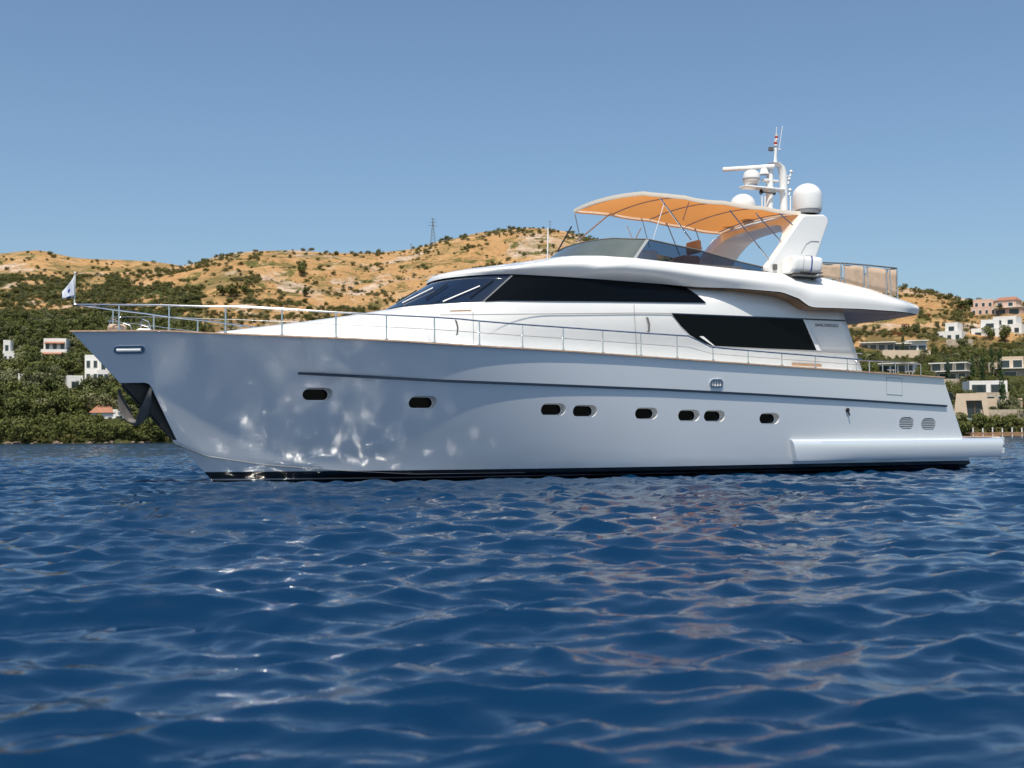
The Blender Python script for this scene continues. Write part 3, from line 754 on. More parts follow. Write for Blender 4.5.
for p0, p1, r, n_ in (((776,141),(776.5,127),.010,'wind_vane'), ((779,149),(782.5,126),.010,'whip_antenna')):
    mb = MB(); mb.tube([mp(*p0), mp(*p1)], r, 5); mb.build(n_, 'white2', yacht)
for y_, yy in ((175.5, 790), (183, 788), (194, 789)):
    mb = MB(); mb.tube([mp(784, y_ + 1), mp(yy, y_ + 1), mp(yy + 1, y_ - 3)], 0.028, 7); mb.lathe(mp(yy + 1, y_ - 3), [(.05, 0), (.055, .03), (.03, .07), (.001, .08)], 10); mb.build('mast_antenna', 'white2', yacht)
for yy in (762, 765, 790.5):
    mb = MB(); mb.tube([mp(yy, 212, .3), mp(yy, 196, .3)], 0.02, 6); mb.build('mast_stay', 'white2', yacht)
# liferaft canister in its cradle
lr = empty('liferaft_canister'); lr.parent = yacht; a = P(786, 255.5, 2.5); b_ = P(819.5, 278, 2.5)
Lx = (b_[0] - a[0]) * .88; Lz = (a[1] - b_[1]) * 1.0; lr.location = V((a[0] + b_[0]) / 2, 2.48, (a[1] + b_[1]) / 2 + .03)
mb = MB(); rr = []
for i in range(21):
    q = -1 + 2 * i / 20; e_ = (1 - abs(q) ** 6) ** 0.4 * 0.12 + 0.88 if abs(q) < 1 else 0.84
    rr.append([Vector((q * Lx / 2 - 0.06 * math.sin(t), (abs(math.cos(t)) ** .6) * math.copysign(1, math.cos(t)) * 0.27 * e_, (abs(math.sin(t)) ** .6) * math.copysign(1, math.sin(t)) * Lz / 2 * e_ * 0.92)) for t in [2 * math.pi * k / 28 for k in range(28)]])
mb.grid(rr, closed=True); mb.add(rr[0], [tuple(range(28))]); mb.add(rr[-1], [tuple(range(28))]); mb.build('canister_shell', 'white', lr)
Lz *= 1.1
for dx, m_ in ((-0.10, 'blue'), (0.17, 'trim')):
    mb = MB(); rr = []
    for o in (-0.022, 0.022) if m_ == 'blue' else (-.008, .008):
        rr.append([Vector((dx + o - 0.06 * math.sin(t), (abs(math.cos(t)) ** .6) * math.copysign(1, math.cos(t)) * 0.276, (abs(math.sin(t)) ** .6) * math.copysign(1, math.sin(t)) * Lz / 2 * 0.94)) for t in [2 * math.pi * k / 28 for k in range(28)]])
    mb.grid(rr, closed=True); mb.build('strap' if m_ == 'blue' else 'band', m_, lr)
mb = MB(); mb.box((-.1, 0.24, -Lz / 2 + 0.10), (Lx * .72, 0.10, 0.035)); mb.box((0, 0.05, -Lz / 2 + .0), (Lx * .95, 0.5, 0.045)); mb.box((-.3, -.1, -Lz / 2 - .1), (.05, .3, .22)); mb.box((.3, -.1, -Lz / 2 - .1), (.05, .3, .22)); mb.build('cradle', 'darksteel', lr)
mb = MB(); c = P(775, 267, 2.2); mb.box(V(c[0], 2.2, c[1]), (0.12, 0.08, 0.16)); mb.build('socket_box', 'darksteel', yacht, bevel=.02)

# ---- aft screens on the flybridge rail ------------------------------------------
TOP = [(818,262.5),(843,263.2),(865,264.9),(897,268.2)]; BOT = [(818,277),(842,281),(865,288),(888,294),(897,297)]
pl_ = [819.5, 842.5, 865.5, 888, 897]
pS = [sx(x, 275, 1.95) for x in pl_]
for sg in (1, -1):
    for i, s in enumerate(pS):
        zt2 = zfit(s, 1.95, TOP); zb_ = zfit(s, 1.95, BOT) - .1; mb = MB()
        for o in ((-0.07, 0.07) if 0 < i < 4 else (0.0,)): mb.tube([V(s + o, sg * 1.95, zb_), V(s + o, sg * 1.95, zt2)], 0.022, 7)
        mb.build('screen_stanchion', 'steel', yacht)
        if i < 4:
            sb_ = pS[i + 1]; mb = MB(); rr = []
            for k_ in range(9):
                q = s + 0.03 + (sb_ - s - 0.06) * k_ / 8
                rr.append([V(q, sg * (1.95 + 0.012 * math.sin(q * 9 + j)), zfit(q, 1.95, BOT) + 0.0 + (zfit(q, 1.95, TOP) - zfit(q, 1.95, BOT)) * (0.02 + 0.9 * j / 4)) for j in range(5)])
            mb.grid(rr); mb.build('mesh_screen', 'mesh', yacht, solid=0.006)
    mb = MB(); mb.tube([V(s, sg * 1.95, zfit(s, 1.95, TOP)) for s in pS], 0.022, 7); mb.build('screen_top_rail', 'darksteel', yacht)
mb = MB(); s = pS[-1]; zt2 = zfit(s, 1.95, TOP); mb.tube([V(s, -1.95, zt2), V(s, 1.95, zt2)], .022, 7); mb.build('screen_top_rail', 'darksteel', yacht)
mb = MB(); mb.box(V(s, 0, zt2 - 0.32), (0.006, 3.7, 0.55)); mb.build('mesh_screen', 'mesh', yacht)
mb = MB(); c = P(800, 288.5, 2.5)

# ---- guard rails -----------------------------------------------------------------
RL = [(74,304.6),(119,304.8),(157,305),(200,306.3),(240,306.8),(282,308.8),(336,312.3),(386.5,315),(434.6,317.3),(460,319),(479,321),(522.6,324.6),(563,327.4),(603,330.3),(641,333),(689,336.2),(711,347.3),(748,350.6),(782,353.4),(815,356),(847,358.6),(863,359.8)]
yr = lambda s: max(ys(s) - 0.05, 0)
def s_at(px, L=SHEER):
    lo, hi = 0, S_END
    for _ in range(30):
        m_ = (lo + hi) / 2
        if proj(W(m_, yr(m_), zs(m_)))[0] < px: lo = m_
        else: hi = m_
    return lo
sE = s_at(862)
ra = [0.02 + (sE - 0.02) * (i / 120) ** 1.5 for i in range(121)]
zrl = {s: zfit(s, yr(s), RL) for s in ra}
z0r = zrl[ra[0]]
st_px = [119, 169, 225.5, 282, 336, 386.5, 434.5, 479.4, 522.6, 563.3, 602.9, 641, 677.2, 713, 748.2, 781.9, 815.3, 847.4]
for sg in (1, -1):
    gr = empty('guard_rail'); gr.parent = yacht
    mb = MB(); mb.tube([V(s, sg * yr(s), zrl[s]) for s in ra], 0.021, 7); mb.build('top_rail', 'steel', gr)
    mb = MB(); mb.tube([V(s, sg * yr(s), (zrl[s] + zs(s)) / 2 + .03) for s in ra[14:]], 0.007, 5); mb.build('wire', 'steel', gr)
    for px in st_px:
        s = s_at(px); mb = MB(); zt2 = zfit(s, yr(s), RL); mb.tube([V(s, sg * yr(s), zs(s)), V(s, sg * yr(s), zt2)], 0.019 if px < 500 else .015, 7); mb.lathe(V(s, sg * yr(s), zs(s) + .04), [(.04, 0), (.04, .02), (.02, .03)], 8); mb.build('stanchion', 'steel', gr)
# bow pulpit inner stays, windlass under its cover
for px, y_ in ((109, 1), (140, 1), (128, -1), (150, -1)):
    s = s_at(px); mb = MB(); zt2 = zfit(s, yr(s), RL) - .1; mb.tube([V(s, y_ * yr(s), zt2 - .35), V(s + .06, y_ * yr(s) * .9, zt2 - .2), V(s + .2, y_ * yr(s) * .8, zt2 - .25), V(s + .28, y_ * yr(s) * .8, zs(s))], .013, 6); mb.build('pulpit_hoop', 'steel', yacht)
s = s_at(104); cushion(V(s + .3, 0.15, zs(s) + .12), (0.4, 0.35, 0.16), 'windlass_cover', 'mesh', yacht, bev=.08)
s = s_at(150); cushion(V(s, 0.0, zs(s) + .08), (0.35, 0.3, 0.12), 'deck_locker', 'white2', yacht, bev=.06)
# stern quarter rails, stern gate
s1_, s2_ = s_at(864), S_END - 0.1
for sg in (1, -1):
    gr = empty('stern_rail'); gr.parent = yacht
    SR = [(862,360.5),(893,362),(925,364.5),(945,367)]
    mb = MB(); mb.tube([V(s, sg * (yr(s) - .3), zfit(s, yr(s) - .3, SR)) for s in [s1_ + (s2_ - s1_ - .4) * k_ / 8 for k_ in range(9)]], .018, 6); mb.build('top_rail', 'steel', gr)
    for k_ in range(6):
        s = s1_ + (s2_ - s1_ - .4) * k_ / 5; mb = MB(); mb.tube([V(s, sg * (yr(s) - .3), zs(s) - .05), V(s, sg * (yr(s) - .3), zfit(s, yr(s) - .3, SR))], .017, 6); mb.build('stanchion', 'steel', gr)
mb = MB(); 
# flag on the bow
fl = empty('bow_flag'); fl.parent = yacht
a = mp(74.5, 304.5); b_ = mp(75, 274); mb = MB(); mb.tube([a, b_], .014, 7); mb.lathe(b_, [(.02, 0), (.03, .03), (.001, .06)], 8); mb.build('flag_staff', 'white2', fl)
rr = []
for k_ in range(13):
    q = k_ / 12; rw = []
    for j in range(9):
        t_ = j / 8; top_ = b_.z - 0.04 - 0.36 * q ** .8; bot_ = b_.z - 0.52 - 0.04 * q
        rw.append(Vector((b_.x + 0.02 + 0.24 * q, 0.05 * math.sin(q * 7 + t_ * 2) - .12 * q, top_ + (bot_ - top_) * t_)))
    rr.append(rw)
M_['flag'] = mat('flag_cloth', (0.62, 0.66, 0.74), 0.9)
mb = MB(); mb.grid(rr, 0)
for i, p in enumerate(mb.f):
    r_, c_ = divmod(i, 8)
    if (r_ in (4, 5) and c_ in (3, 4)) or (c_ == 7 and r_ in (3, 4, 5, 6)): mb.mi[i] = 1
mb.build('flag_cloth', ['flag', 'blue'], fl, weld=0, solid=0.004)
# ensign-free stern: cleats
for px in (893, 912):
    s = s_at(px); mb = MB(); z = zs(s) + .05; mb.tube([V(s - .16, yr(s) - .05, z + .09), V(s + .16, yr(s) - .05, z + .09)], .02, 6); mb.tube([V(s - .06, yr(s) - .05, z), V(s - .06, yr(s) - .05, z + .09)], .02, 6); mb.tube([V(s + .06, yr(s) - .05, z), V(s + .06, yr(s) - .05, z + .09)], .02, 6); mb.build('mooring_cleat', 'steel', yacht)

# ---- anchor --------------------------------------------------------------------------
an = empty('anchor'); an.parent = yacht
c = mp(137, 424); an.location = c; an.rotation_euler = (0, 0, R(48))
up_ = (Matrix.Rotation(-R(48), 3, 'Z') @ (mp(150, 388) - c))
mb = MB(); mb.tube([(0, 0, 0.0), up_ * .5, up_], [.07, .06, .05], 8); mb.build('shank', 'black', an)
for sg in (1, -1):
    rr = []
    for k_ in range(13):
        q = k_ / 12; cy = sg * (0.08 + 0.34 * math.sin(q * 1.35)); cz_ = 0.02 + 0.78 * q ** 1.25; cx = 0.05 + .05 * q; wd = 0.20 * math.sin(math.pi * min(1, q * .8 + .2)) + 0.012
        rr.append([Vector((cx - wd, cy, cz_ + .02)), Vector((cx, cy + sg * .035, cz_ - .02)), Vector((cx + wd, cy, cz_ + .02)), Vector((cx, cy - sg * .015, cz_ + .01))])
    mb = MB(); mb.grid(rr, closed=True); mb.build('fluke', 'darksteel', an)
mb = MB(); rr = []
for k_ in range(9):
    t_ = -1 + k_ / 4; rr.append([Vector((.05 + .10 * math.cos(a), t_ * .13, .03 + .07 * math.sin(a) + .05 * t_ * t_)) for a in [2 * math.pi * j / 12 for j in range(12)]])
mb.grid(rr, closed=True); mb.add(rr[0], [tuple(range(12))]); mb.add(rr[-1], [tuple(range(12))]); mb.build('crown_plate', 'darksteel', an)

# ---- windscreen wipers ------------------------------------------------------------------
def on_rows(A, B, px, py):
    best = None
    for i in range(len(A)):
        for j in range(41):
            t_ = j / 40; q = [A[i][a] + (B[i][a] - A[i][a]) * t_ for a in range(3)]
            x, y = proj(W(*q)); d = (x - px) ** 2 + (y - py) ** 2
            if best is None or d < best[0]: best = (d, q)
    q = best[1]; return V(q[0] - 0.05, q[1] + 0.02, q[2] + 0.02)
def dens(r):
    o = []
    for i in range(len(r) - 1):
        for k in range(4): o.append([r[i][a] + (r[i + 1][a] - r[i][a]) * k / 4 for a in range(3)])
    return o
dB, dT = dens(lvB[:40]), dens(lvT[:40])
for arm, bl in ((((404,303.8),(435,288.7)), ((416.5,288),(396,301.5))), (((445,302),(482,287)), ((449,285),(427,299.5))), (None, ((495,281),(472,298)))):
    wp = empty('windscreen_wiper'); wp.parent = yacht
    if arm:
        mb = MB(); mb.tube([on_rows(dB, dT, *arm[0]), on_rows(dB, dT, *arm[1])], .02, 6); mb.build('wiper_arm', 'white2', wp)
    p0, p1 = on_rows(dB, dT, *bl[0]), on_rows(dB, dT, *bl[1]); mb = MB(); mb.tube([p0, p1], .016, 5); mb.build('wiper_blade', 'black', wp)
# ------------------------------------------------------------------ terrain
def tab(L, x): return curve(L, x)
SHORE = [(-400,240),(0,240),(170,243),(300,262),(500,275),(700,285),(900,285),(1024,282),(1500,280)]
RIDGE = [(-400,268),(-100,272),(0,276),(60,276),(110,275),(150,270),(185,264.5),(215,256),(245,250.5),(290,250),(335,251.5),(370,252),(400,249.5),(420,246),(440,240),(455,237.5),(480,232),(505,228.5),(530,226.5),(550,228),(575,232.5),(620,244),(700,262),(800,280),(860,285),(900,286.5),(925,289),(945,293),(970,299),(1000,303),(1030,303),(1100,305),(1500,310)]
RDIST = [(-400,560),(0,560),(170,590),(300,600),(530,640),(700,620),(900,560),(1024,520),(1500,520)]
def hz(px): return 435.2 - (px - 512) * math.tan(R(0.39))
def shore_y(u): px = 512 + 1200 * u; return tab(SHORE, px) + 3.5 * noise.noise(Vector((u * 40, 1.3, 0))) + 1.2 * noise.noise(Vector((u * 160, 5.3, 0)))
def terr(x, y):
    u = x / y; px = 512 + 1200 * u; y0 = shore_y(u); y1 = tab(RDIST, px)
    E = hz(px) - tab(RIDGE, px); ZR = 1 + E * y1 / 1200
    t = (y - y0) / (y1 - y0)
    p = Vector((x * 0.012, y * 0.012, 0.0))
    nz_ = noise.fractal(p, 1.0, 2.0, 5); n2 = noise.noise(Vector((x * .05, y * .05, 3.0)))
    if t < 0: return max(-6, t * 60)
    if t <= 1:
        g = 0.06 * min(1, t * 40) + 0.94 * t ** 1.05
        g = g + (0.035 * nz_ + 0.006 * n2) * min(1, 8 * t) * min(1, 6 * (1 - t)) * 1.3
        g += 0.010 * math.sin(t * 70 + 3 * nz_) * min(1, 6 * (1 - t)) * min(1, 8 * t)
        z = ZR * g
        # ravine folds
        return z + (1.2 * noise.noise(Vector((x * .02 + 9, y * .006, 0))) * min(1, 10 * t)) * min(1, 5 * (1 - t)) + 0.5 * n2 * (t > .9) 
    return ZR - (t - 1) * 60 * (1 + 0.4 * nz_)
def grid_patch(name, us_, ts_, fn, material, **kw):
    mb = MB(); rr = [[Vector(fn(u, t)) for u in us_] for t in ts_]
    mb.grid(rr); return tag(mb.build(name, material, None, weld=0, angle=180), **kw)
def hill_pt(u, t):
    y0 = shore_y(u); y1 = tab(RDIST, 512 + 1200 * u); y = y0 + t * (y1 - y0); x = u * y
    return (x, y, terr(x, y))

# hillside material: dry grass, pale rock, rust-brown scrub, darker low brush
m = mat('dry_hillside', (0.4, 0.25, 0.12), 0.95, spec=0.1); M_['hill'] = m; t, b = nodes(m)
geo = t.nodes.new('ShaderNodeNewGeometry')
def nzn(scale, det=6, rough=.6, dist=0.0, vec=None):
    n_ = t.nodes.new('ShaderNodeTexNoise'); n_.inputs['Scale'].default_value = scale; n_.inputs['Detail'].default_value = det; n_.inputs['Roughness'].default_value = rough; n_.inputs['Distortion'].default_value = dist
    t.links.new(vec or geo.outputs['Position'], n_.inputs['Vector']); return n_.outputs[0]
def ramp(fac, stops, interp='LINEAR'):
    r_ = t.nodes.new('ShaderNodeValToRGB'); r_.color_ramp.interpolation = interp; e_ = r_.color_ramp.elements
    e_[0].position, e_[0].color = stops[0][0], (*stops[0][1], 1); e_[1].position, e_[1].color = stops[-1][0], (*stops[-1][1], 1)
    for p_, c_ in stops[1:-1]:
        k_ = e_.new(p_); k_.color = (*c_, 1)
    t.links.new(fac, r_.inputs[0]); return r_.outputs[0]
def mixc(f, a, b_):
    x_ = t.nodes.new('ShaderNodeMix'); x_.data_type = 'RGBA'
    if isinstance(f, float): x_.inputs[0].default_value = f
    else: t.links.new(f, x_.inputs[0])
    t.links.new(a, x_.inputs[6]); t.links.new(b_, x_.inputs[7]); return x_.outputs[2]
grass = ramp(nzn(0.035, 8, .65), [(.30, (0.33, 0.18, 0.075)), (.5, (0.45, 0.265, 0.115)), (.68, (0.52, 0.34, 0.18))])
fine = ramp(nzn(0.6, 6, .7), [(.35, (0.24, 0.125, 0.06)), (.55, (0.47, 0.285, 0.13)), (.75, (0.58, 0.41, 0.25))])
c1_ = mixc(0.45, grass, fine)
rock = ramp(nzn(0.25, 8, .75), [(.3, (0.28, 0.19, 0.13)), (.6, (0.60, 0.47, 0.36))])
rm = ramp(nzn(0.022, 6, .7, .5), [(.54, (0, 0, 0)), (.60, (1, 1, 1))])
c2_ = mixc(rm, c1_, rock)
brush = ramp(nzn(0.5, 5, .7), [(.35, (0.06, 0.065, 0.022)), (.65, (0.17, 0.15, 0.05))])
bm_ = ramp(nzn(0.09, 8, .72, .6), [(.53, (0, 0, 0)), (.59, (1, 1, 1))])
c3_ = mixc(bm_, c2_, brush)
soft = ramp(nzn(0.9, 6, .75), [(.35, (0.10, 0.085, 0.035)), (.55, (0.19, 0.15, 0.06)), (.7, (0.36, 0.25, 0.12))])
sm_ = ramp(nzn(0.028, 7, .65, .8), [(.50, (0, 0, 0)), (.62, (.85, .85, .85))])
c3_ = mixc(sm_, c3_, soft)
at_ = t.nodes.new('ShaderNodeAttribute'); at_.attribute_name = 'woodland'
wood = ramp(nzn(0.8, 5, .7), [(.3, (0.035, 0.045, 0.015)), (.6, (0.07, 0.075, 0.028)), (.8, (0.13, 0.10, 0.05))])
c3_ = mixc(at_.outputs['Fac'], c3_, wood)
t.links.new(c3_, b.inputs['Base Color'])
bp = t.nodes.new('ShaderNodeBump'); bp.inputs['Distance'].default_value = 1.2; bp.inputs['Strength'].default_value = 0.8
t.links.new(nzn(0.35, 8, .75), bp.inputs['Height']); t.links.new(bp.outputs[0], b.inputs['Normal'])

us_ = [-1.05 + 2.1 * i / 700 for i in range(701)]
ts_ = [-0.03, -0.01, 0, 0.003, 0.008] + [0.015 + 0.985 * (i / 150) for i in range(151)] + [1.03, 1.08, 1.2, 1.5, 2.0]
hill = grid_patch('hillside', us_, ts_, hill_pt, 'hill', kind='structure')
#WOODATTR
# far ochre ridge at the left
FAR = [(-400,262),(-120,256),(0,252.5),(20,250.5),(38,249.5),(55,253),(75,257),(100,258.5),(130,259.5),(165,262.5),(185,266),(230,272),(400,285),(900,300),(1500,300)]
def far_pt(u, t):
    y = 900 + t * 320; px = 512 + 1200 * u; E = hz(px) - tab(FAR, px); Z = 1 + E * 1220 / 1200
    x = u * y; return (x, y, Z * (0.35 + 0.65 * t if t <= 1 else 1 - (t - 1) * .8) + 5 * noise.fractal(Vector((x * .01, y * .01, 7)), 1, 2, 4) * min(1, abs(1 - t) * 5))
grid_patch('far_hill', [-1.3 + 2.6 * i / 340 for i in range(341)], [i / 24 for i in range(25)] + [1.1, 1.5], far_pt, 'hill', kind='structure')

def ground(px, py, y_lo=None):
    """world point where the sight line through the pixel meets the hillside"""
    d = ray(px, py); d = d / d.y; prev = None
    y = 225.0
    while y < 900:
        p = CAM + d * y
        if p.z <= terr(p.x, p.y) and p.z < 200:
            lo, hi = y - 2, y
            for _ in range(12):
                m_ = (lo + hi) / 2; q = CAM + d * m_
                if q.z <= terr(q.x, q.y): hi = m_
                else: lo = m_
            q = CAM + d * hi; return Vector((q.x, q.y, terr(q.x, q.y)))
        y += 2
    p = CAM + d * 600; return Vector((p.x, p.y, terr(p.x, p.y)))

# ------------------------------------------------------------------ vegetation
def leafmat(name, c, c2):
    m = mat(name, c, 0.7, spec=0.2); t, b = nodes(m)
    oi = t.nodes.new('ShaderNodeObjectInfo'); g = t.nodes.new('ShaderNodeNewGeometry')
    n_ = t.nodes.new('ShaderNodeTexNoise'); n_.inputs['Scale'].default_value = 0.45; n_.inputs['Detail'].default_value = 3
    t.links.new(g.outputs['Position'], n_.inputs['Vector'])
    ad = t.nodes.new('ShaderNodeMath'); ad.operation = 'ADD'; t.links.new(g.outputs['Random Per Island'], ad.inputs[0]); t.links.new(n_.outputs[0], ad.inputs[1])
    a2 = t.nodes.new('ShaderNodeMath'); a2.operation = 'MULTIPLY_ADD'; a2.inputs[1].default_value = 0.5; t.links.new(ad.outputs[0], a2.inputs[0]); 
    mu = t.nodes.new('ShaderNodeMath'); mu.operation = 'MULTIPLY'; mu.inputs[1].default_value = 0.5; t.links.new(oi.outputs['Random'], mu.inputs[0]); t.links.new(mu.outputs[0], a2.inputs[2])
    r_ = t.nodes.new('ShaderNodeValToRGB'); r_.color_ramp.elements[0].color = (*c, 1); r_.color_ramp.elements[0].position = .3; r_.color_ramp.elements[1].color = (*c2, 1); r_.color_ramp.elements[1].position = .95
    t.links.new(a2.outputs[0], r_.inputs[0]); t.links.new(r_.outputs[0], b.inputs['Base Color'])
    b.inputs['Subsurface Weight'].default_value = 0
    return m
M_['leaf'] = leafmat('broadleaf_foliage', (0.018, 0.034, 0.011), (0.125, 0.135, 0.038))
M_['olive'] = leafmat('olive_foliage', (0.05, 0.065, 0.025), (0.20, 0.20, 0.10))
M_['cyp'] = leafmat('cypress_foliage', (0.012, 0.03, 0.012), (0.05, 0.085, 0.03))
M_['scrub'] = leafmat('scrub_foliage', (0.028, 0.042, 0.014), (0.15, 0.14, 0.045))
M_['rust'] = leafmat('rust_foliage', (0.10, 0.035, 0.02), (0.26, 0.12, 0.05))
M_['pink'] = leafmat('pink_blossom', (0.25, 0.05, 0.07), (0.55, 0.12, 0.16))
M_['bark'] = mat('bark', (0.12, 0.08, 0.055), 0.9, vary=0.3)
def crown_np(seed, rx, rz, zc, lobes, per, leaf, shape='round'):
    rs = np.random.RandomState(seed); V_ = []; 
    for k in range(lobes):
        if shape == 'cone':
            h = rs.rand() ** 1.0; cc = np.array([rs.normal() * .06, rs.normal() * .06, zc - rz + 2 * rz * h]); rr = rx * (0.35 + 0.65 * math.sin(math.pi * min(1, (1 - h) * .85 + .12))) 
            rr = max(rr, .12); lr = np.array([rr, rr, rz * .28])
        else:
            a = rs.rand() * 6.28; q = rs.rand() ** .5 * 0.62; h = rs.uniform(-.55, .6)
            cc = np.array([math.cos(a) * rx * q * (1 - .3 * abs(h)), math.sin(a) * rx * q * (1 - .3 * abs(h)), zc + rz * h]); s_ = rs.uniform(.32, .55); lr = np.array([rx * s_, rx * s_, rz * s_ * 1.05])
        d = rs.normal(size=(per, 3)); d /= np.linalg.norm(d, axis=1)[:, None]
        rad = rs.uniform(.7, 1.08, size=(per, 1)); c = cc + d * lr * rad
        nn = d + rs.normal(size=(per, 3)) * .55; nn /= np.linalg.norm(nn, axis=1)[:, None]
        t1 = np.cross(nn, rs.normal(size=(per, 3))); t1 /= np.linalg.norm(t1, axis=1)[:, None]; t2 = np.cross(nn, t1)
        sz = leaf * rs.uniform(.6, 1.3, size=(per, 1))
        V_.append(np.stack([c - t1 * sz - t2 * sz * .6, c + t1 * sz - t2 * sz * .5, c + t1 * sz * .7 + t2 * sz * .7, c - t1 * sz * .8 + t2 * sz * .6], 1))
    return np.concatenate(V_, 0)           # (n, 4, 3)
def quads_mesh(name, Q, matn):
    me = bpy.data.meshes.new(name); n = len(Q)
    me.vertices.add(n * 4); me.vertices.foreach_set('co', Q.reshape(-1).astype(np.float32))
    me.loops.add(n * 4); me.loops.foreach_set('vertex_index', np.arange(n * 4, dtype=np.int32))
    me.polygons.add(n); me.polygons.foreach_set('loop_start', np.arange(0, n * 4, 4, dtype=np.int32))
    me.update(); me.materials.append(M_[matn]); me.validate(); return me
def trunk_mesh(h, r, spread):
    mb = MB(); mb.tube([(0, 0, -0.6), (0.05, 0, h * .4), (0.0, 0.05, h)], [r * 1.3, r, r * .6], 6)
    for a in (0.3, 2.3, 4.4): mb.tube([(0, 0, h * .55), (math.cos(a) * spread * .5, math.sin(a) * spread * .5, h * .95), (math.cos(a) * spread, math.sin(a) * spread, h * 1.3)], [r * .6, r * .4, r * .15], 5)
    o = mb.build('trunk', 'bark', None); me = o.data; bpy.data.objects.remove(o); return me
CR = {
 'broad': [quads_mesh('crown', crown_np(10 + k, 2.3, 1.9, 2.5, 9, 70, .20), 'leaf') for k in range(5)],
 'olive': [quads_mesh('crown', crown_np(20 + k, 2.1, 1.45, 2.2, 9, 65, .18), 'olive') for k in range(4)],
 'cyp': [quads_mesh('crown', crown_np(30 + k, 0.75, 3.4, 3.9, 9, 60, .17, 'cone'), 'cyp') for k in range(3)],
 'shrub': [quads_mesh('foliage', crown_np(40 + k, 1.5, 1.0, .75, 7, 55, .16), 'scrub') for k in range(4)],
 'rust': [quads_mesh('foliage', crown_np(50 + k, 1.5, .95, .8, 7, 50, .16), 'rust') for k in range(3)],
 'pink': [quads_mesh('foliage', crown_np(60 + k, 1.2, .7, .6, 6, 50, .14), 'pink') for k in range(2)],
 'palm': []}
TK = {'broad': trunk_mesh(1.7, .16, .9), 'olive': trunk_mesh(1.3, .17, .9), 'cyp': trunk_mesh(1.6, .12, .05)}
# palm crown
Q = []
for k in range(22):
    a = k * 2.399; el = 0.9 - 1.3 * (k / 22)
    for j in range(9):
        q = j / 8; L = 1.9
        c = np.array([math.cos(a) * q * L * math.cos(el * .6), math.sin(a) * q * L * math.cos(el * .6), 3.4 + math.sin(el) * q * L - 1.1 * q * q]); sd = np.array([-math.sin(a), math.cos(a), -.4]) * (.28 * math.sin(math.pi * min(1, q * .85 + .15)) + .03); fw_ = np.array([math.cos(a), math.sin(a), -.3 * q]) * .13
        Q.append([c - sd - fw_, c + sd - fw_, c + sd + fw_, c - sd + fw_])
CR['palm'] = [quads_mesh('crown', np.array(Q), 'olive')]
mbp = MB(); mbp.tube([(0, 0, -.6), (.1, 0, 1.5), (0, 0, 3.4)], [.2, .15, .13], 7); o_ = mbp.build('trunk', 'bark', None); TK['palm'] = o_.data; bpy.data.objects.remove(o_)
NAMES = {'broad': 'broadleaf_tree', 'olive': 'olive_tree', 'cyp': 'cypress_tree', 'shrub': 'shrub', 'rust': 'shrub', 'pink': 'flowering_bush', 'palm': 'palm_tree'}
CATS = {'broad': 'tree', 'olive': 'tree', 'cyp': 'cypress', 'shrub': 'shrub', 'rust': 'shrub', 'pink': 'flowering bush', 'palm': 'palm'}
def plant(kind, p, s, label, group=None, zs_=1.0):
    root = empty(NAMES[kind], p, random.uniform(0, 6.28), label=label, cat=CATS[kind], group=group)
    root.scale = (s, s, s * zs_)
    o = bpy.data.objects.new('crown' if kind in TK else 'foliage', random.choice(CR[kind])); col.objects.link(o); o.parent = root
    if kind in TK:
        k_ = bpy.data.objects.new('trunk', TK[kind]); col.objects.link(k_); k_.parent = root
    return root
def P2(p): return proj(p)

# ------------------------------------------------------------------ houses
M_['render'] = mat('white_render', (0.78, 0.76, 0.72), 0.85, vary=0.06, vscale=.4)
M_['stone'] = mat('sand_stone', (0.42, 0.35, 0.27), 0.9, vary=0.25, vscale=1.2, bump=.03, bscale=3)
M_['pinkr'] = mat('pink_render', (0.62, 0.43, 0.34), 0.9, vary=0.1, vscale=.5)
M_['beige'] = mat('beige_render', (0.62, 0.49, 0.36), 0.85, vary=0.06, vscale=.5)
M_['win'] = mat('house_glass', (0.03, 0.045, 0.05), 0.08, spec=0.6)
M_['roof'] = mat('terracotta', (0.34, 0.16, 0.10), 0.85, vary=0.2, vscale=1)
M_['wood'] = mat('jetty_wood', (0.30, 0.17, 0.09), 0.8, vary=0.3, vscale=1)
M_['rockm'] = mat('shore_rock', (0.17, 0.13, 0.095), 0.95, vary=0.35, vscale=.8)
M_['railg'] = mat('balustrade_glass', (0.25, 0.38, 0.36), 0.1)
houses = []
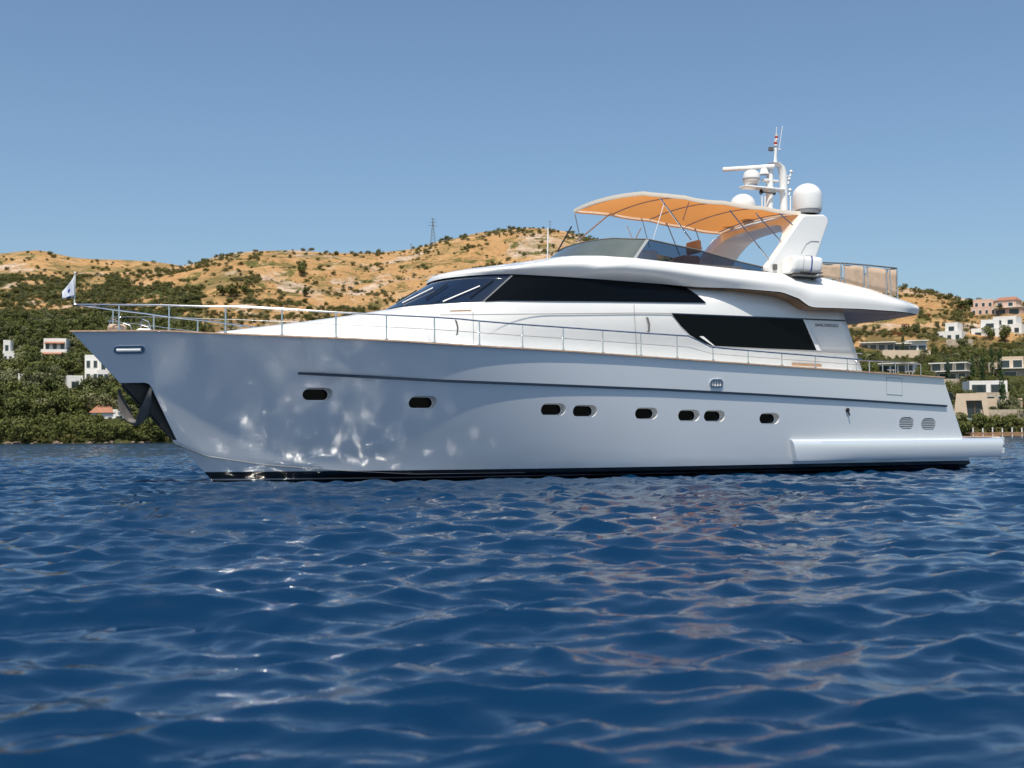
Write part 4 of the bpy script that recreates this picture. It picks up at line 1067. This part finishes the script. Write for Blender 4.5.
def house(px, pyb, wpx, vols, label, name='villa', cat='house', rz=None, roofm='render', group=None, wall='render'):
    """px, pyb: where the base centre stands in the photograph; wpx width in px; vols: (x0,x1, depth0, storey0, storeys, wall, n_windows, features) in fractions of width"""
    g = ground(px, pyb); k = g.y / 1200; Wd = wpx * k; st = 3.1
    root = empty(name, g + Vector((0, 2.5, 0)), (math.atan2(-g.x, g.y) + random.uniform(-.3, .3) if rz is None else rz), label=label, cat=cat, group=group)
    houses.append((px, pyb, wpx, g))
    mbf = MB(); mbf.box((0, 3.0, -2.2), (Wd * 1.04, 7.0, 4.5)); mbf.build('foundation', 'stone', root, smooth=False)
    for (x0, x1, d0, s0, ns, wl, nw, ft) in vols:
        xa, xb = (x0 - .5) * Wd, (x1 - .5) * Wd; za = s0 * st; zb_ = (s0 + ns) * st; dp = 7.5
        yb_ = d0
        mb = MB(); mb.box(((xa + xb) / 2, yb_ + dp / 2, (za + zb_) / 2 + .03), (xb - xa, dp, zb_ - za)); wo = mb.build('wall', M_[wl], root, smooth=False)
        if 'slab' in ft:
            mb = MB(); mb.box(((xa + xb) / 2, yb_ + dp / 2 - .5, zb_ + .16), (xb - xa + .7, dp + 1.4, .26)); mb.build('roof', roofm, root, smooth=False)
        elif 'gable' in ft:
            mb = MB(); e_ = .4; mb.add([(xa - e_, yb_ - e_, zb_ + .05), (xb + e_, yb_ - e_, zb_ + .05), (xb + e_, yb_ + dp + e_, zb_ + .05), (xa - e_, yb_ + dp + e_, zb_ + .05), (xa + 1, yb_ + dp / 2, zb_ + 1.7), (xb - 1, yb_ + dp / 2, zb_ + 1.7)], [(0, 1, 5, 4), (1, 2, 5), (2, 3, 4, 5), (3, 0, 4), (0, 3, 2, 1)]); mb.build('roof', 'roof', root, smooth=False)
        else:
            mb = MB()
            for c_, d_ in ((((xa + xb) / 2, yb_ + .11, zb_ + .3), (xb - xa + .04, .22, .5)), ((xa + .11, yb_ + dp / 2 + .12, zb_ + .3), (.22, dp - .24, .5)), ((xb - .11, yb_ + dp / 2 + .12, zb_ + .3), (.22, dp - .24, .5))): mb.box(c_, d_)
            mb.build('parapet', M_[wl], root, smooth=False)
        for f_ in range(max(1, int(ns))):
            zc_ = za + f_ * st + 1.45; n_ = nw; wst = (xb - xa) / max(n_, 1); ww = wst * (0.72 if 'wide' in ft else .42); hh_ = 2.2 if 'wide' in ft else 1.5
            for i in range(n_):
                cx = xa + wst * (i + .5); mb = MB(); mb.box((cx, yb_ - .015, zc_), (ww + .22, .10, hh_ + .22)); wi = mb.build('window', 'render' if wl != 'render' else 'trim', root, smooth=False)
                mb = MB(); mb.box((cx, yb_ - .075, zc_), (ww, .03, hh_)); mb.build('pane', 'win', wi, smooth=False)
            if 'balc' in ft and f_ > 0:
                mb = MB(); mb.box(((xa + xb) / 2, yb_ - .9, za + f_ * st + .02), (xb - xa, 1.8, .22)); ba = mb.build('balcony', 'render', root, smooth=False)
                mb = MB(); mb.box(((xa + xb) / 2, yb_ - 1.72, za + f_ * st + .62), (xb - xa - .1, .06, .95)); mb.build('balustrade', 'railg', ba, smooth=False)
            if 'awn' in ft:
                mb = MB(); mb.add([(xa + .3, yb_ - .02, za + f_ * st + 2.75), (xb - .3, yb_ - .02, za + f_ * st + 2.75), (xb - .3, yb_ - 1.4, za + f_ * st + 2.2), (xa + .3, yb_ - 1.4, za + f_ * st + 2.2)], [(0, 1, 2, 3)]); mb.build('awning', 'roof' if 'red' in ft else 'wood', root, smooth=False, solid=.05)
    return root
# left shore
house(9, 364, 19, [(0, 1, 0, 0, 1, 'render', 4, 'para'), (0, .35, .8, 1, 1, 'render', 1, 'para')], 'low white house with red window hoods at the left edge of the hillside')
house(50, 362, 25, [(0, 1, 0, 0, 1, 'render', 3, 'para awn red'), (.08, .95, 1.0, 1, 1, 'render', 3, 'para awn red')], 'two storey white house with red awnings above the left trees')
house(20, 389, 13, [(0, 1, 0, 0, 1, 'render', 0, 'para')], 'plain white cube house with no windows among the left trees', rz=0)
house(71, 391, 15, [(0, 1, 0, 0, 1, 'render', 1, 'para'), (.3, 1, 1.2, 1, .6, 'render', 0, 'para')][:1], 'small blank white house beneath the bow, left of the stepped villa')
house(88, 383, 14, [(0, 1, 0, 0, 2, 'render', 2, 'para')], 'tall white villa block just under the bow flare')
house(103, 385, 18, [(0, 1, 0, 0, 1, 'render', 3, 'para wide'), (.1, .55, 1.4, 1, 1, 'render', 1, 'para')], 'stepped white villa with dark terrace openings touching the bow outline')
house(98, 428, 22, [(0, 1, 0, 0, 1, 'render', 3, 'gable')], 'low white cottage with terracotta roof near the left waterline')
house(115, 427, 12, [(0, 1, 0, 0, 1, 'render', 1, 'para')], 'small white cottage half hidden behind shoreline trees under the anchor')
# right shore, top to bottom
house(1000, 316, 48, [(0, .45, 0, 0, 1.6, 'pinkr', 0, 'para'), (.45, 1, 1, 0, 1, 'pinkr', 3, 'slab wide'), (.55, .85, 2, 1, 1, 'pinkr', 2, 'gable')], 'large pinkish hotel block on the right skyline with terracotta roof', name='hotel_building', cat='building') if False else None
house(986, 315, 24, [(0, 1, 0, 0, 1, 'pinkr', 4, 'para'), (.1, .9, 1.2, 1, 1, 'pinkr', 3, 'para')], 'pink rendered house with flat roof on the right skyline')
house(1010, 315, 26, [(0, 1, 0, 0, 1, 'pinkr', 2, 'slab wide balc'), (0, .8, 1, 1, 1, 'pinkr', 2, 'gable')], 'pink house with terracotta roof at the top right edge')
house(988, 338, 26, [(0, 1, 0, 0, 1, 'render', 2, 'para'), (.35, 1, 1.2, 1, 1, 'render', 1, 'para')], 'bright white stepped house left of a taller white house, upper right slope')
house(1010, 334, 28, [(0, 1, 0, 0, 1, 'render', 3, 'para'), (0, .8, .8, 1, 1, 'render', 2, 'para'), (.1, .5, 1.6, 2, .6, 'render', 0, 'para')][:2], 'largest bright white house below the pink ones at right')
house(952, 341, 24, [(0, 1, 0, 0, 1, 'render', 3, 'para'), (.25, .8, 1.3, 1, .8, 'render', 0, 'para')][:1] + [(.3, .8, 1.4, 1, 1, 'render', 1, 'para')], 'small white house on the ochre slope right of the yacht stern deck')
house(880, 352, 33, [(0, 1, 0, 0, 1, 'stone', 4, 'slab wide'), (.05, .95, 1.0, 1, .9, 'render', 4, 'slab wide')][:1], 'low stone villa with white slab roof directly behind the flybridge overhang', roofm='render')
house(913, 353, 33, [(0, .5, 0, 0, 1, 'stone', 2, 'slab wide'), (.45, 1, .6, 0, 1.3, 'render', 2, 'slab wide')], 'low stone and white villa just right of the flybridge overhang')
house(897, 374, 38, [(0, 1, 0, 0, 1, 'render', 5, 'slab wide')], 'long low villa seen over the stern deck rail')
house(951, 382, 36, [(0, 1, 0, 0, 1, 'stone', 4, 'slab wide'), (.02, .98, 1.2, 1, .8, 'stone', 3, 'slab wide')], 'two storey stone villa with white slab roofs behind the stern corner')
house(1014, 379, 26, [(0, 1, 0, 0, 1, 'stone', 1, 'slab'), (0.1, 1, .8, 1, 1, 'beige', 2, 'para wide')], 'beige villa cut by the right edge of the view')
house(994, 406, 37, [(0, 1, 0, 0, 1, 'stone', 3, 'para wide'), (.0, 1, 1.2, 1, 1, 'render', 2, 'para wide balc'), (.28, .72, .7, 1, 1, 'stone', 1, 'wide')][:2], 'white and stone two storey villa with glass balcony above the beach house')
# beach house with leaning end walls
g = ground(976, 426); k = g.y / 1200; bh = empty('beach_house', g + Vector((0, 1.5, 0)), math.atan2(-g.x, g.y), label='beige beach house with leaning side walls and tall dark opening by the jetty', cat='house')
Wd = 31 * k; Hh = 33 * k
mb = MB(); mb.prism([(-Wd * .55 - 0.9, 0, -1), (-Wd * .12, 0, -1), (-Wd * .22, 0, Hh * .8), (-Wd * .5, 0, Hh)], (0, 7, 0)); mb.build('wall', 'beige', bh, smooth=False)
mb = MB(); mb.prism([(Wd * .38, 0.02, -1), (Wd * .5, 0.02, -1), (Wd * .42, .02, Hh), (-Wd * .5, .02, Hh), (-Wd * .24, .02, Hh * .78), (Wd * .26, .02, Hh * .78)], (0, 7, 0)); mb.build('wall', 'beige', bh, smooth=False)
mb = MB(); mb.add([(-Wd * .2, 1, -1), (Wd * .4, 1, -1), (Wd * .3, 1, Hh * .8), (-Wd * .25, 1, Hh * .8)], [(0, 1, 2, 3)]); wi = mb.build('window', 'win', bh, smooth=False)
mb = MB(); mb.box((Wd * .08, .2, Hh * .12), (Wd * .52, .08, Hh * .24)); mb.build('balustrade', 'railg', bh, smooth=False)
for q in (.35, .6): 
    mb = MB(); mb.box((Wd * (q - .3), .9, Hh * .38), (.1, .1, Hh * .8)); mb.build('mullion', 'wood', wi, smooth=False)
houses.append((976, 426, 31, g))
# jetty
g0 = CAM + ray(966, 434) / ray(966, 434).y * 276
x0 = g0.x; jt = empty('jetty', (x0 + 14, 272, 0), 0, label='wooden jetty with white posts along the right shoreline', cat='jetty')
mb = MB(); mb.box((0, 0, .75), (30, 3.4, .35)); mb.build('deck', 'wood', jt, smooth=False)
mb = MB(); mb.box((0, -1.6, .35), (30, .12, .5)); mb.build('fascia', 'wood', jt, smooth=False)
for i in range(14):
    mb = MB(); mb.tube([(-14.5 + i * 2.2, -1.55, -2), (-14.5 + i * 2.2, -1.55, 2.0 if i % 2 == 0 else 1.9)], .14, 7); mb.build('post', 'render', jt)
# rocks along the waterline
for side, (pa, pb) in (('left', (-10, 170)), ('right', (955, 1040))):
    for k_ in range(22 if side == 'left' else 10):
        px = random.uniform(pa, pb); u = (px - 512) / 1200; y = shore_y(u) - random.uniform(-.5, 1.6); mb = MB()
        bm = bmesh.new(); bmesh.ops.create_icosphere(bm, subdivisions=2, radius=1)
        sd = random.random() * 50
        for v in bm.verts: v.co *= 1 + .45 * noise.noise(v.co * 1.3 + Vector((sd, 0, 0)))
        s_ = random.uniform(.2, .6); me = bpy.data.meshes.new('shore_rock'); bm.to_mesh(me); bm.free(); me.materials.append(M_['rockm'])
        o = bpy.data.objects.new('shore_rock', me); col.objects.link(o); o.location = (u * y, y, random.uniform(-.1, .25)); o.scale = (s_ * 1.7, s_, s_ * .7); o.rotation_euler.z = random.random() * 6
        tag(o, 'weathered grey brown rock at the waterline of the %s shore' % side, 'rock', 'rocks along the %s waterline' % side)
# terrace walls between the right hand villas
for px, py, wp, hh, lab in ((948, 388, 40, 2.2, 'long stone terrace wall under the two storey villa behind the stern'), (1004, 372, 34, 2.5, 'stone terrace wall among the cypresses at right'), (1000, 409, 40, 2.4, 'pale terrace wall below the glass balcony villa'), (905, 357, 50, 1.8, 'long pale terrace wall under the low villas right of the overhang'), (1000, 420, 44, 2.2, 'stone sea wall behind the jetty'), (958, 346, 26, 1.8, 'short terrace wall below the small white house')):
    g = ground(px, py); k = g.y / 1200; mb = MB(); mb.box((0, 0, hh / 2 - 1), (wp * k, .6, hh + 2)); o = mb.build('terrace_wall', 'beige' if 'pale' in lab else 'stone', None, smooth=False); o.location = g + Vector((0, -1.2, .3)); o.rotation_euler.z = random.uniform(-.12, .12); tag(o, lab, 'wall', kind='thing')
# pylon and poles on the skyline
g = ground(433, 246.5) ; g = Vector((g.x, g.y, terr(g.x, g.y)))
py_ = empty('power_pylon', g, .3, label='steel lattice power pylon on the ridge line', cat='pylon'); k = g.y / 1200; H_ = 29 * k
mb = MB()
for a, b_ in ((-1, -1), (1, -1), (1, 1), (-1, 1)): mb.tube([(a * 1.4, b_ * 1.4, -1), (a * .35, b_ * .35, H_ * .7), (a * .1, b_ * .1, H_)], .09, 4)
for i in range(8):
    z0_, z1_ = H_ * i / 9, H_ * (i + 1) / 9; w0, w1 = 1.4 - 1.3 * i / 9, 1.4 - 1.3 * (i + 1) / 9
    mb.tube([(-w0, -w0, z0_), (w1, -w1, z1_)], .06, 4); mb.tube([(w0, w0, z0_), (-w1, w1, z1_)], .06, 4)
mb.build('lattice_mast', 'darksteel', py_)
for zf, wd in ((.72, 2.6), (.84, 2.1), (.95, 1.5)):
    mb = MB(); mb.tube([(-wd, 0, H_ * zf), (0, 0, H_ * zf + .35), (wd, 0, H_ * zf)], .09, 4); mb.build('cross_arm', 'darksteel', py_)
for px, pb_, hpx, lab in ((411, 248, 11, 'thin utility pole on the ridge left of the pylon'), (550, 228.5, 9, 'short utility pole on the summit of the ochre hill')):
    g = ground(px, pb_ + 1); mb = MB(); Hp = hpx * g.y / 1200; mb.tube([(0, 0, -1), (0, 0, Hp)], .13, 5); mb.box((0, 0, Hp * .9), (1.6, .12, .12)); o = mb.build('utility_pole', 'bark', None); o.location = g; tag(o, lab, 'pole')

# ------------------------------------------------------------------ plant the slopes
random.seed(11)
scr = []                                                  # the uncounted scrub: (kind, p, s)
def blocked(px, py, tall):
    for hx, hb_, hw, g in houses:
        if abs(px - hx) < hw * .5 + 1 and hb_ - 14 < py - 0 and py - tall < hb_ + 0 and py < hb_ + 8: return hb_
    return None
def density(px, py):
    """how wooded the slope is around this sight line"""
    n_ = noise.fractal(Vector((px * .03, py * .07, 2)), 1, 2, 4)
    if px < 200:
        if py > 322: return 1.0
        if py > 302: return .85 if n_ > -.12 else .15
        if py > 276: return .8 if n_ > -.05 else .1
        return .12
    if px < 620:
        if 300 < py: return .55 if n_ > .0 else .05
        if px < 260 and py < 300: return .42 if n_ > .05 else .06
        return .22 if n_ > .28 else .02
    if px < 831: return .9 if py > 362 else .4 if n_ > -.05 and py > 315 else .04
    if px > 830:
        if py > 352: return .95
        if py > 328: return .6 if n_ > -.15 else .15
        if px > 950 and py > 305: return .5 if n_ > -.1 else .1
        return .14 if n_ > .05 else .02
    return 0.1
cand = []
for _ in range(96000):
    u = random.uniform(-.80, .80); px_ = 512 + 1200 * u
    t_ = random.random() ** 1.15; y0 = shore_y(u); y = y0 + 1.0 + t_ * (tab(RDIST, px_) - y0 - 1) * .995; x = u * y; z = terr(x, y)
    px, py = proj(Vector((x, y, z)))
    if random.random() > density(px, py): continue
    cand.append((px, py, Vector((x, y, z))))
wa = hill.data.attributes.new('woodland', 'FLOAT', 'POINT'); vals = []
for v in hill.data.vertices:
    if v.co.y < 10: vals.append(0.0); continue
    px, py = proj(v.co); vals.append(min(1, max(0, (density(px, py) - .3) / .45)))
wa.data.foreach_set('value', vals)
# keep a minimum spacing
cell = {}; kept = []
for px, py, p in cand:
    dens_ = density(px, py); mind = 1.9 if dens_ > .6 else 1.6
    key = (int(p.x // 3), int(p.y // 3)); ok = True
    for a in (-1, 0, 1):
        for b_ in (-1, 0, 1):
            for q in cell.get((key[0] + a, key[1] + b_), ()):
                if (q - p).length < mind: ok = False
    if ok: cell.setdefault(key, []).append(p); kept.append((px, py, p))
print('plants kept', len(kept))
trees, shrubs = [], []
for px, py, p in kept:
    wooded = density(px, py) > .7; r_ = random.random()
    if wooded and (py > 322 or px > 830):
        kind = 'broad' if r_ < .55 else 'olive' if r_ < .85 else ('rust' if r_ < .90 and px > 830 else 'shrub'); s = random.uniform(.6, 1.15)
        if px > 830: s *= .72
    else:
        kind = 'shrub' if r_ < .72 else 'olive' if r_ < .86 else 'rust' if (r_ < .95 and px > 800) else 'shrub'; s = random.uniform(.4, 1.15) * (1.2 if px < 200 else 1)
        if kind == 'olive': s *= .55
    hb_ = blocked(px, py, 10)
    if hb_ is not None:
        if hb_ - py > -1: continue
        s *= .42
    (trees if kind in ('broad', 'olive') else shrubs).append((px, py, p, kind, s))
def visible(px, py): return -15 < px < 1040 and (px < 175 or px > 838 or py < 330)
def zone(px, py):
    if px < 180: return ('left lower slope', 'between the white houses and the left shoreline') if py > 330 else ('left upper slope', 'above the white houses on the left slope')
    if px > 830: return ('right slope', 'among the villas behind the stern') if py > 352 else ('right upper slope', 'on the upper right slope above the villas')
    return ('middle slope', 'on the dry ochre slope behind the foredeck')
trees.sort(key=lambda q: -(q[4] / q[2].y) * (1 if visible(q[0], q[1]) else .01)); shrubs.sort(key=lambda q: -(q[4] / q[2].y) * (1 if visible(q[0], q[1]) else .01))
WORD = {'broad': 'dark green rounded tree', 'olive': 'grey green olive tree', 'shrub': 'low green shrub', 'rust': 'rust brown dry shrub'}
nk = {}
for q in trees[:10 ** 6] + shrubs:
    px, py, p, kind, s = q; nm = NAMES[kind]; nk[nm] = nk.get(nm, 0) + 1
    if nk[nm] <= 290 and visible(px, py):
        zn, wh = zone(px, py); plant(kind, p, s, WORD[kind] + ' ' + wh, WORD[kind] + 's, ' + zn, random.uniform(.85, 1.15))
    else: scr.append((kind, p, s))
# single ones that stand out
for px, py, kind, s, lab, zz in (
    (302, 276, 'broad', 1.25, 'lone large dark tree high on the dry slope', 1.15), (306, 297, 'broad', .85, 'lone small round tree below the large one on the dry slope', 1.1),
    (233, 297, 'broad', 1.6, 'widest dark tree clump on the slope left of the lone trees', .7), (222, 296, 'broad', 1.2, 'dark tree at the left of the wide clump on the dry slope', .8), (245, 294, 'broad', 1.0, 'dark tree at the right of the wide clump on the dry slope', .8),
    (446.5, 241.5, 'broad', .75, 'small dark tree on the ridge right of the pylon', 1.0), (35, 252.8, 'broad', 1.0, 'dark tree on the left summit skyline', .8),
    (903, 356, 'cyp', .85, 'narrow cypress in front of the low stone and white villa', 1.0), (948, 386, 'cyp', .85, 'narrow cypress right beside the stern corner', 1.1),
    (973, 386, 'cyp', .9, 'cypress left of the beige villa', 1.2), (983, 392, 'cyp', 1.0, 'cypress between the stone villas', 1.25), (992, 378, 'cyp', .9, 'second cypress from the beige villa at the right', 1.25), (1000, 378, 'cyp', .9, 'cypress just left of the beige villa cut by the edge', 1.3),
    (1003, 413, 'cyp', 1.05, 'tallest cypress in front of the glass balcony villa', 1.3), (962, 352, 'broad', 1.0, 'round dark tree under the small white house at right', 1.1), (988, 340, 'broad', 1.1, 'round dark tree in front of the bright white houses', 1.1), (1005, 343, 'broad', 1.3, 'broad dark tree below the largest white house', 1.1),
    (970, 308, 'broad', 1.2, 'dense tree on the skyline left of the pink house', .8), (960, 309, 'broad', 1.2, 'dense low tree on the skyline farthest left of the pink house', .8), (950, 300, 'broad', .7, 'small tree on the right skyline', .8),
    (999, 316, 'palm', 1.1, 'palm tree in front of the pink houses', 1.0), (966, 392, 'palm', 1.0, 'palm tree beside the stern corner above the beach house', 1.1), (924, 364, 'palm', 1.0, 'palm tree in front of the low villas behind the stern deck', 1.1), (872, 368, 'palm', 1.1, 'palm tree left of the long low villa over the deck rail', 1.0),
    (1015, 427, 'pink', 1.5, 'pink flowering bush at the shore near the jetty', 1.0), (1007, 429, 'pink', 1.0, 'smaller pink flowering bush left of the large one', .9), (1010, 414, 'olive', 1.5, 'wide grey green tree between balcony villa and jetty', .8), (905, 330, 'rust', 1.4, 'rust coloured bush above the low stone villas', 1), (915, 332, 'broad', .8, 'round tree on the ochre slope right of the overhang', 1)):
    g = ground(px, py); plant(kind, g, s, lab, None, zz)
# everything else: one uncounted mass
Qs = {}
srcs = {k_: [np.array([v.co[:] for v in me.vertices]).reshape(-1, 4, 3) for me in CR[k_]] for k_ in ('broad', 'olive', 'shrub', 'rust')}
def put(kind, p, s, frac=1.0):
    A = random.choice(srcs[kind]); 
    if frac < 1: A = A[np.random.rand(len(A)) < frac]; 
    a = random.random() * 6.28; Rm = np.array([[math.cos(a), -math.sin(a), 0], [math.sin(a), math.cos(a), 0], [0, 0, random.uniform(.8, 1.1)]])
    Qs.setdefault(kind, []).append((A @ Rm.T) * s + np.array(p[:]))
for kind, p, s in scr: put(kind, p, s, .6)
# low brush flecks over the dry slopes
for _ in range(8500):
    u = random.uniform(-.75, .75); px_ = 512 + 1200 * u
    t_ = random.uniform(.05, .995); y0 = shore_y(u); y = y0 + t_ * (tab(RDIST, px_) - y0); x = u * y
    n_ = noise.fractal(Vector((x * .03, y * .02, 4)), 1, 2, 4)
    if n_ < .02 and random.random() > .04: continue
    put('shrub' if random.random() < .8 else 'rust', Vector((x, y, terr(x, y) - .1)), random.uniform(.18, .6), .35)
for _ in range(420):
    px_ = random.uniform(-20, 178) if random.random() < .8 else random.uniform(955, 1035); u = (px_ - 512) / 1200; y = shore_y(u) + random.uniform(.3, 3.5); x = u * y
    put(random.choice(('shrub', 'shrub', 'broad')), Vector((x, y, terr(x, y) - .2)), random.uniform(.45, .95), .9)
# ridge line scrub
for _ in range(260):
    px_ = random.choice((random.uniform(-20, 260), random.uniform(260, 600), random.uniform(890, 1030))); u = (px_ - 512) / 1200
    if noise.noise(Vector((px_ * .05, 0, 1))) < -.05: continue
    y = tab(RDIST, px_) * random.uniform(.97, 1.0); x = u * y; put('shrub', Vector((x, y, terr(x, y))), random.uniform(.5, 1.3), .6)
for _ in range(90):
    u = random.uniform(-.45, -.27); y = random.uniform(1120, 1215); x = u * y; q = far_pt(u, (y - 900) / 320); put('shrub', Vector(q), random.uniform(.8, 2.2), .6)
mats_ = {'broad': 'leaf', 'olive': 'olive', 'shrub': 'scrub', 'rust': 'rust'}; nmz = {'broad': 'distant_woodland', 'olive': 'olive_scrub', 'shrub': 'hillside_scrub', 'rust': 'dry_brush'}
for kind, L in Qs.items():
    me = quads_mesh(nmz[kind], np.concatenate(L, 0), mats_[kind]); o = bpy.data.objects.new(nmz[kind], me); col.objects.link(o)
    tag(o, {'broad': 'mass of dark green trees filling the wooded slopes', 'olive': 'scattered grey green scrub across the slopes', 'shrub': 'dark green scrub dotting the dry ochre hillside', 'rust': 'rust brown brush patches on the hillside'}[kind], 'vegetation', kind='stuff')
# ------------------------------------------------------------------ sea
m = bpy.data.materials.new('sea_water'); m.use_nodes = True; t = m.node_tree; b = t.nodes['Principled BSDF']; M_['sea'] = m
b.inputs['Base Color'].default_value = (0.0010, 0.022, 0.064, 1); b.inputs['Roughness'].default_value = 0.06; b.inputs['IOR'].default_value = 1.33
b.inputs['Specular IOR Level'].default_value = 0.8
geo = t.nodes.new('ShaderNodeNewGeometry')
mp_ = t.nodes.new('ShaderNodeMapping'); mp_.inputs['Scale'].default_value = (1, 1.6, 1); t.links.new(geo.outputs['Position'], mp_.inputs[0])
def nb(scale, det, dist, prev=None, w=1.0):
    n_ = t.nodes.new('ShaderNodeTexNoise'); n_.inputs['Scale'].default_value = scale; n_.inputs['Detail'].default_value = det; n_.inputs['Roughness'].default_value = .55
    t.links.new(mp_.outputs[0], n_.inputs['Vector'])
    bp = t.nodes.new('ShaderNodeBump'); bp.inputs['Distance'].default_value = dist; bp.inputs['Strength'].default_value = 1
    t.links.new(n_.outputs[0], bp.inputs['Height'])
    if prev: t.links.new(prev, bp.inputs['Normal'])
    return bp.outputs[0]
n1 = nb(1.1, 4, 0.05)
sp__ = t.nodes.new('ShaderNodeSeparateXYZ'); t.links.new(geo.outputs['Position'], sp__.inputs[0])
mr__ = t.nodes.new('ShaderNodeMapRange'); mr__.inputs[1].default_value = 34; mr__.inputs[2].default_value = 100; mr__.inputs[3].default_value = 0.018; mr__.inputs[4].default_value = 0.30
t.links.new(sp__.outputs[1], mr__.inputs[0]); t.links.new(mr__.outputs[0], n1.node.inputs['Distance'])
n2 = nb(5.0, 4, 0.007, n1)
t.links.new(n2, b.inputs['Normal'])
rng = np.random.RandomState(5)
ny = 900
yy = [-30.0, -12.0, -4.0]
y = -1.0
while y < 700: yy.append(y); y += max(0.024, (0.0062 if y < 36 else 0.0040) * (y + 1.5)) if not 20 < y < 36 else 0.11
yy += [760, 900, 1300, 2200, 4000, 9000]
yy = np.array(yy); nx = 900
uu = np.concatenate([[-2.2, -1.6, -1.2, -.95], np.linspace(-0.80, 0.80, nx - 8), [.95, 1.2, 1.6, 2.2]])
X = uu[None, :] * (np.abs(yy[:, None]) + 14); Y = np.repeat(yy[:, None], nx, 1)
sp_ = np.maximum(np.gradient(yy)[:, None], (np.abs(yy[:, None]) + 14) * 1.6 / nx)
Z = np.zeros_like(X); DX = np.zeros_like(X); DY = np.zeros_like(X)
wd = -1.38                                                   # main wave heading
for lam, amp, k in ((8.0, .005, 6), (4.6, .006, 9), (2.8, .0090, 14), (1.7, .0095, 22), (1.05, .0088, 32), (.68, .0076, 40), (.44, .0056, 44), (.28, .0036, 44), (.17, .0016, 36)):
    for i in range(k):
        L = lam * math.exp(rng.normal() * .22); a = wd + rng.normal() * .50; kx, ky = math.cos(a) * 6.2832 / L, math.sin(a) * 6.2832 / L
        ph = rng.rand() * 6.2832; A = amp * rng.uniform(.5, 1.3) / math.sqrt(k) * 2.6
        fade = np.clip((L / sp_ - 1.1) / 1.5, 0, 1)
        th = kx * X + ky * Y + ph; c = np.cos(th); s = np.sin(th)
        Z += A * fade * c; q = 0.95 * A * fade
        DX -= q * s * math.cos(a); DY -= q * s * math.sin(a)
gust = 0.85 + 0.35 * np.sin(X * .05 + Y * .021 + 1) * np.sin(Y * .045 - X * .02)
# water level drops a touch where it would meet the hull line exactly
Xo, Yo, Zo = X + DX, Y + DY, Z * gust
co = np.stack([Xo, Yo, Zo], -1).reshape(-1, 3).astype(np.float32)
r_, c_ = X.shape; idx = np.arange(r_ * c_).reshape(r_, c_)
F4 = np.stack([idx[:-1, :-1], idx[:-1, 1:], idx[1:, 1:], idx[1:, :-1]], -1).reshape(-1)
me = bpy.data.meshes.new('sea'); me.vertices.add(len(co)); me.vertices.foreach_set('co', co.reshape(-1))
me.loops.add(len(F4)); me.loops.foreach_set('vertex_index', F4.astype(np.int32))
nf = len(F4) // 4; me.polygons.add(nf); me.polygons.foreach_set('loop_start', np.arange(0, nf * 4, 4, dtype=np.int32)); me.polygons.foreach_set('use_smooth', np.ones(nf, dtype=bool))
me.update(); me.validate(); me.materials.append(m)
o = bpy.data.objects.new('sea', me); col.objects.link(o); o.location.z = -0.09; tag(o, kind='structure')
print('sea', len(co))
